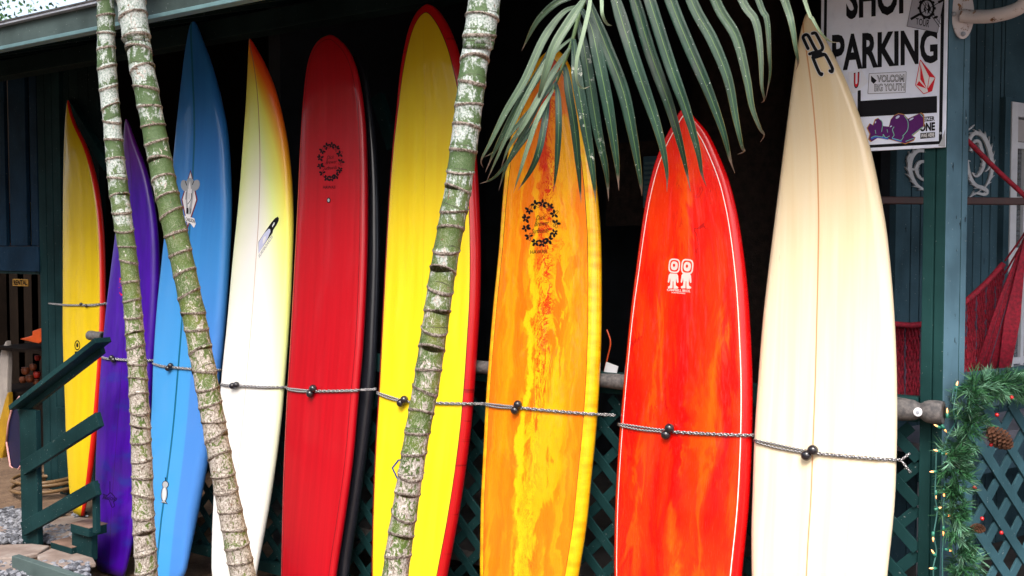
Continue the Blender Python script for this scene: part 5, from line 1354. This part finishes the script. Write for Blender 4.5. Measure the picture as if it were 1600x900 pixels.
silh('surfboard', 'white board leaning inside the shop at the left edge', 'surfboard', [(-14, 690), (-8, 590), (2, 545), (9, 532), (12, 560), (10, 620), (2, 690)], 4.8, .05, M_wt, 'stored boards inside the shop')
silh('surfboard', 'yellow board leaning inside the shop near the floor', 'surfboard', [(-10, 720), (-2, 660), (8, 622), (12, 612), (13, 655), (6, 700), (-2, 735)], 4.7, .05, M_ye, 'stored boards inside the shop')
nb = [(10, 690), (13, 660), (20, 635), (30, 620), (36, 640), (38, 690), (34, 725), (26, 738), (16, 728)]
silh('surfboard', 'navy board with pink rail leaning behind the newel post', 'surfboard', nb, 4.55, .03, M_nv, 'stored boards inside the shop')
o = MB().tube([hitY(x, y, 4.54) for x, y in nb + nb[:1]], .008, 6).build('board_rail', M_pk, smooth=True); tag(o, 'pink rope edging the navy board behind the newel post', 'rope')
POT = ['large terracotta pot left in the upper row of the pile on the shop counter', 'terracotta pot in the middle of the upper row on the shop counter', 'dark red pot at the right end of the pile on the shop counter', 'terracotta pot in the middle of the lower row on the shop counter', 'leftmost terracotta pot of the lower row on the shop counter', 'small dark red pot topmost of the pile on the shop counter', 'lowest terracotta pot at the right end of the shop counter']
k = 0
for (x, y, s_) in ((40, 580, 8), (52, 574, 7), (58, 586, 7), (47, 592, 8), (36, 594, 7), (59, 560, 6), (57, 598, 7)):
    c_ = hitY(x, y, 5.0 + k * .02); r_ = s_ / F * 7.5; k += 1
    mb = MB(); mb.tube([c_ - Z3 * r_ * .8, c_ - Z3 * r_ * .3, c_ + Z3 * r_ * .5, c_ + Z3 * r_ * .75, c_ + Z3 * r_ * .9], [r_ * .6, r_ * .9, r_, r_ * .8, r_ * .95], 14)
    tag(mb.build('clay_pot', M_rd if k in (3, 6) else M_clay, smooth=True), POT[k - 1], 'pot', 'terracotta pots on the shop counter')
ct = thing('shop_counter', 'dark counter inside the shop under the clay pots', 'counter', hitY(40, 700, 5.1))
a = hitY(-20, 604, 4.95); b = hitY(66, 602, 4.95)
MB().box((a.x, 4.9, a.z - .04), (b.x + .2, 5.4, a.z)).build('counter_top', M_int, ct, bevel=.004)
MB().box((a.x, 4.95, 0), (b.x + .2, 5.35, a.z - .041)).build('counter_front', M_int, ct)
a = hitY(28, 537, 4.95); MB().box((a.x, 4.72, a.z - .03), (a.x + .9, 5.3, a.z - .002)).build('shelf', M_int, ct)
# coiled hose on the floor
c_ = hitZ(75, 762, .04); mb = MB(); pts = []
for i in range(140):
    t = i / 139; a = t * 2 * math.pi * 4.2; r_ = .20 + .05 * math.sin(a * .37); pts.append(c_ + Vector((math.cos(a) * r_, math.sin(a) * r_, .03 * t * 3)))
mb.tube(pts, .014, 7); tag(mb.build('hose', shop_mat('brown_hose', (.12, .07, .03)), smooth=True), 'coiled brown hose on the dirt floor behind the newel post', 'hose')

# ------------------------------------------------------------------ ground
gN = N('brown_dirt'); co = gN.obj(); f = gN.noise(co, 3, 8, .65); f2 = gN.noise(co, 30, 5, .7)
c = gN.ramp(gN.math('ADD', gN.math('MULTIPLY', f, .6), gN.math('MULTIPLY', f2, .4)), [(.35, (.06, .035, .02)), (.52, (.13, .08, .048)), (.68, (.20, .135, .085))])
gN.bump(f2, .7, .02); M_gr = gN.set(c, .95)
mb = MB(); mb.add([(-400, -400, -.14), (400, -400, -.14), (400, 400, -.14), (-400, 400, -.14)], [[0, 1, 2, 3]]); tag(mb.build('ground', M_gr), kind='structure')
xe = hitY(148, 880, 3.64).x
e1 = hitZ(104, 893, 0); e2 = hitZ(132, 960, 0)
tag(fixn(MB().prism([(xe, 3.64), (xe, 8.4), (-14, 8.4), (-14, 1.0), (e2.x - .1, 1.0), (e2.x, e2.y), (e1.x, e1.y)], -.136, 0).build('dirt_yard', M_gr)), kind='structure')
# unseen trees added left of and behind the camera to darken the boards' gloss
def far_tree(label, x, y, h, seed, ls=.13, nn_=120, sp=2.2):
    rnd = random.Random(seed); root = thing('shade_tree', label, 'tree', (x, y, -.14), 'shade trees across the yard')
    MB().tube(interp([(x, y, -.14), (x + .1, y, h * .25), (x - .1, y + .1, h * .55), (x, y, h * .8)], 4), [.22 - .012 * i for i in range(13)], 9).build('trunk', M_bark, root, smooth=True)
    mb = MB(); cl = [Vector((x + rnd.uniform(-sp, sp), y + rnd.uniform(-1.6, 1.6), rnd.uniform(.6, h))) for _ in range(38)]
    for c_ in cl:
        for k in range(nn_):
            d = Vector((rnd.gauss(0, 1), rnd.gauss(0, 1), rnd.gauss(0, .8))).normalized() * rnd.uniform(.3, 1.0) * 1.0; p = c_ + d
            a_ = Vector((rnd.uniform(-1, 1), rnd.uniform(-1, 1), rnd.uniform(-1, 1))).normalized() * ls; b_ = a_.cross(Vector((rnd.uniform(-1, 1), rnd.uniform(-1, 1), rnd.uniform(-1, 1)))).normalized() * ls * .55
            mb.add([p - a_, p + b_, p + a_, p - b_], [[0, 1, 2, 3]])
    mb.build('crown', M_frondfar, root)
for i, (x_, y_) in enumerate(((-16, -6), (-18.5, -2.5), (-20, 1.5), (-15, -9))): far_tree('added unseen leafy tree at the left side of the yard, number %s from the house' % ('three two one four'.split()[i]), x_, y_, 7.5, 90 + i)
q = hitD(40, 60, 15); far_tree('leafy tree top showing above the fascia at the top left corner', q.x, q.y, 4.75, 301, .038, 700, 1.6)
for i in range(7): far_tree('added unseen leafy tree across the yard behind the photographer, number %s from the left' % ('one two three four five six seven eight nine ten'.split()[i]), -22 + i * 3.6, -9 + 1.2 * math.sin(i * 2.1) + (3.0 if i > 7 else 0), 7.2 + 1.0 * math.sin(i * 1.3), 50 + i)
sN = N('pale_flagstone'); co = sN.obj(); f = sN.noise(co, 8, 6, .6)
sN.bump(sN.noise(co, 40, 4), .5, .004)
M_fl = sN.set(sN.ramp(f, [(.3, (.13, .095, .08)), (.5, (.20, .155, .135)), (.7, (.27, .235, .215))]), .85)
pv = thing('stone_path', 'pale irregular flagstone path beside the gravel at the lower left', 'path', hitZ(30, 870, 0))
for q in ([(-60, 852), (-5, 852), (50, 850), (78, 853), (60, 865), (20, 872), (-50, 875)], [(-60, 877), (18, 874), (40, 877), (30, 890), (-50, 895)], [(58, 868), (84, 855), (140, 862), (150, 880), (100, 885), (62, 880)],
          [(60, 838), (60, 815), (112, 806), (150, 812), (150, 842), (112, 846), (84, 842)], [(-60, 826), (-10, 820), (12, 825), (10, 836), (-40, 838)]):
    P_ = [hitZ(x, y, .03) for x, y in q]; mb = MB(); mb.extr([Vector((p.x, p.y, .004)) for p in P_], Z3 * .03); o = mb.build('flagstone', M_fl, pv, bevel=.008); fixn(o)
gv = [simple('gravel_grey', (.17, .18, .21), .85, .5, 25), simple('gravel_dark', (.06, .065, .08), .85, .5, 25)]
mb = MB(); rnd = random.Random(77)
ico_v = [Vector(v) for v in ((0, 0, 1), (.89, 0, .45), (.28, .85, .45), (-.72, .53, .45), (-.72, -.53, .45), (.28, -.85, .45), (.72, .53, -.45), (-.28, .85, -.45), (-.89, 0, -.45), (-.28, -.85, -.45), (.72, -.53, -.45), (0, 0, -1))]
ico_f = [[0, 1, 2], [0, 2, 3], [0, 3, 4], [0, 4, 5], [0, 5, 1], [1, 6, 2], [2, 7, 3], [3, 8, 4], [4, 9, 5], [5, 10, 1], [1, 10, 6], [2, 6, 7], [3, 7, 8], [4, 8, 9], [5, 9, 10], [11, 7, 6], [11, 8, 7], [11, 9, 8], [11, 10, 9], [11, 6, 10]]
for i in range(4200):
    px = rnd.uniform(-60, 140); py = rnd.uniform(800, 853) if rnd.random() < .8 else rnd.uniform(885, 930)
    if 800 <= py < 853 and px > 52 and py < 846 - (px - 52) * -.2 and rnd.random() < (.95 if py < 828 else .25): continue
    p = hitZ(px, py, 0); r_ = rnd.uniform(.009, .024); h = rnd.uniform(0, .02)
    mb.add([Vector((p.x + v.x * r_ * rnd.uniform(.7, 1.3), p.y + v.y * r_ * rnd.uniform(.7, 1.3), h + r_ * .6 + v.z * r_ * rnd.uniform(.5, .9))) for v in ico_v], ico_f, mi=0 if rnd.random() < .65 else 1)
tag(mb.build('gravel', gv), 'grey crushed gravel strip at the foot of the stairs', 'gravel', kind='stuff')
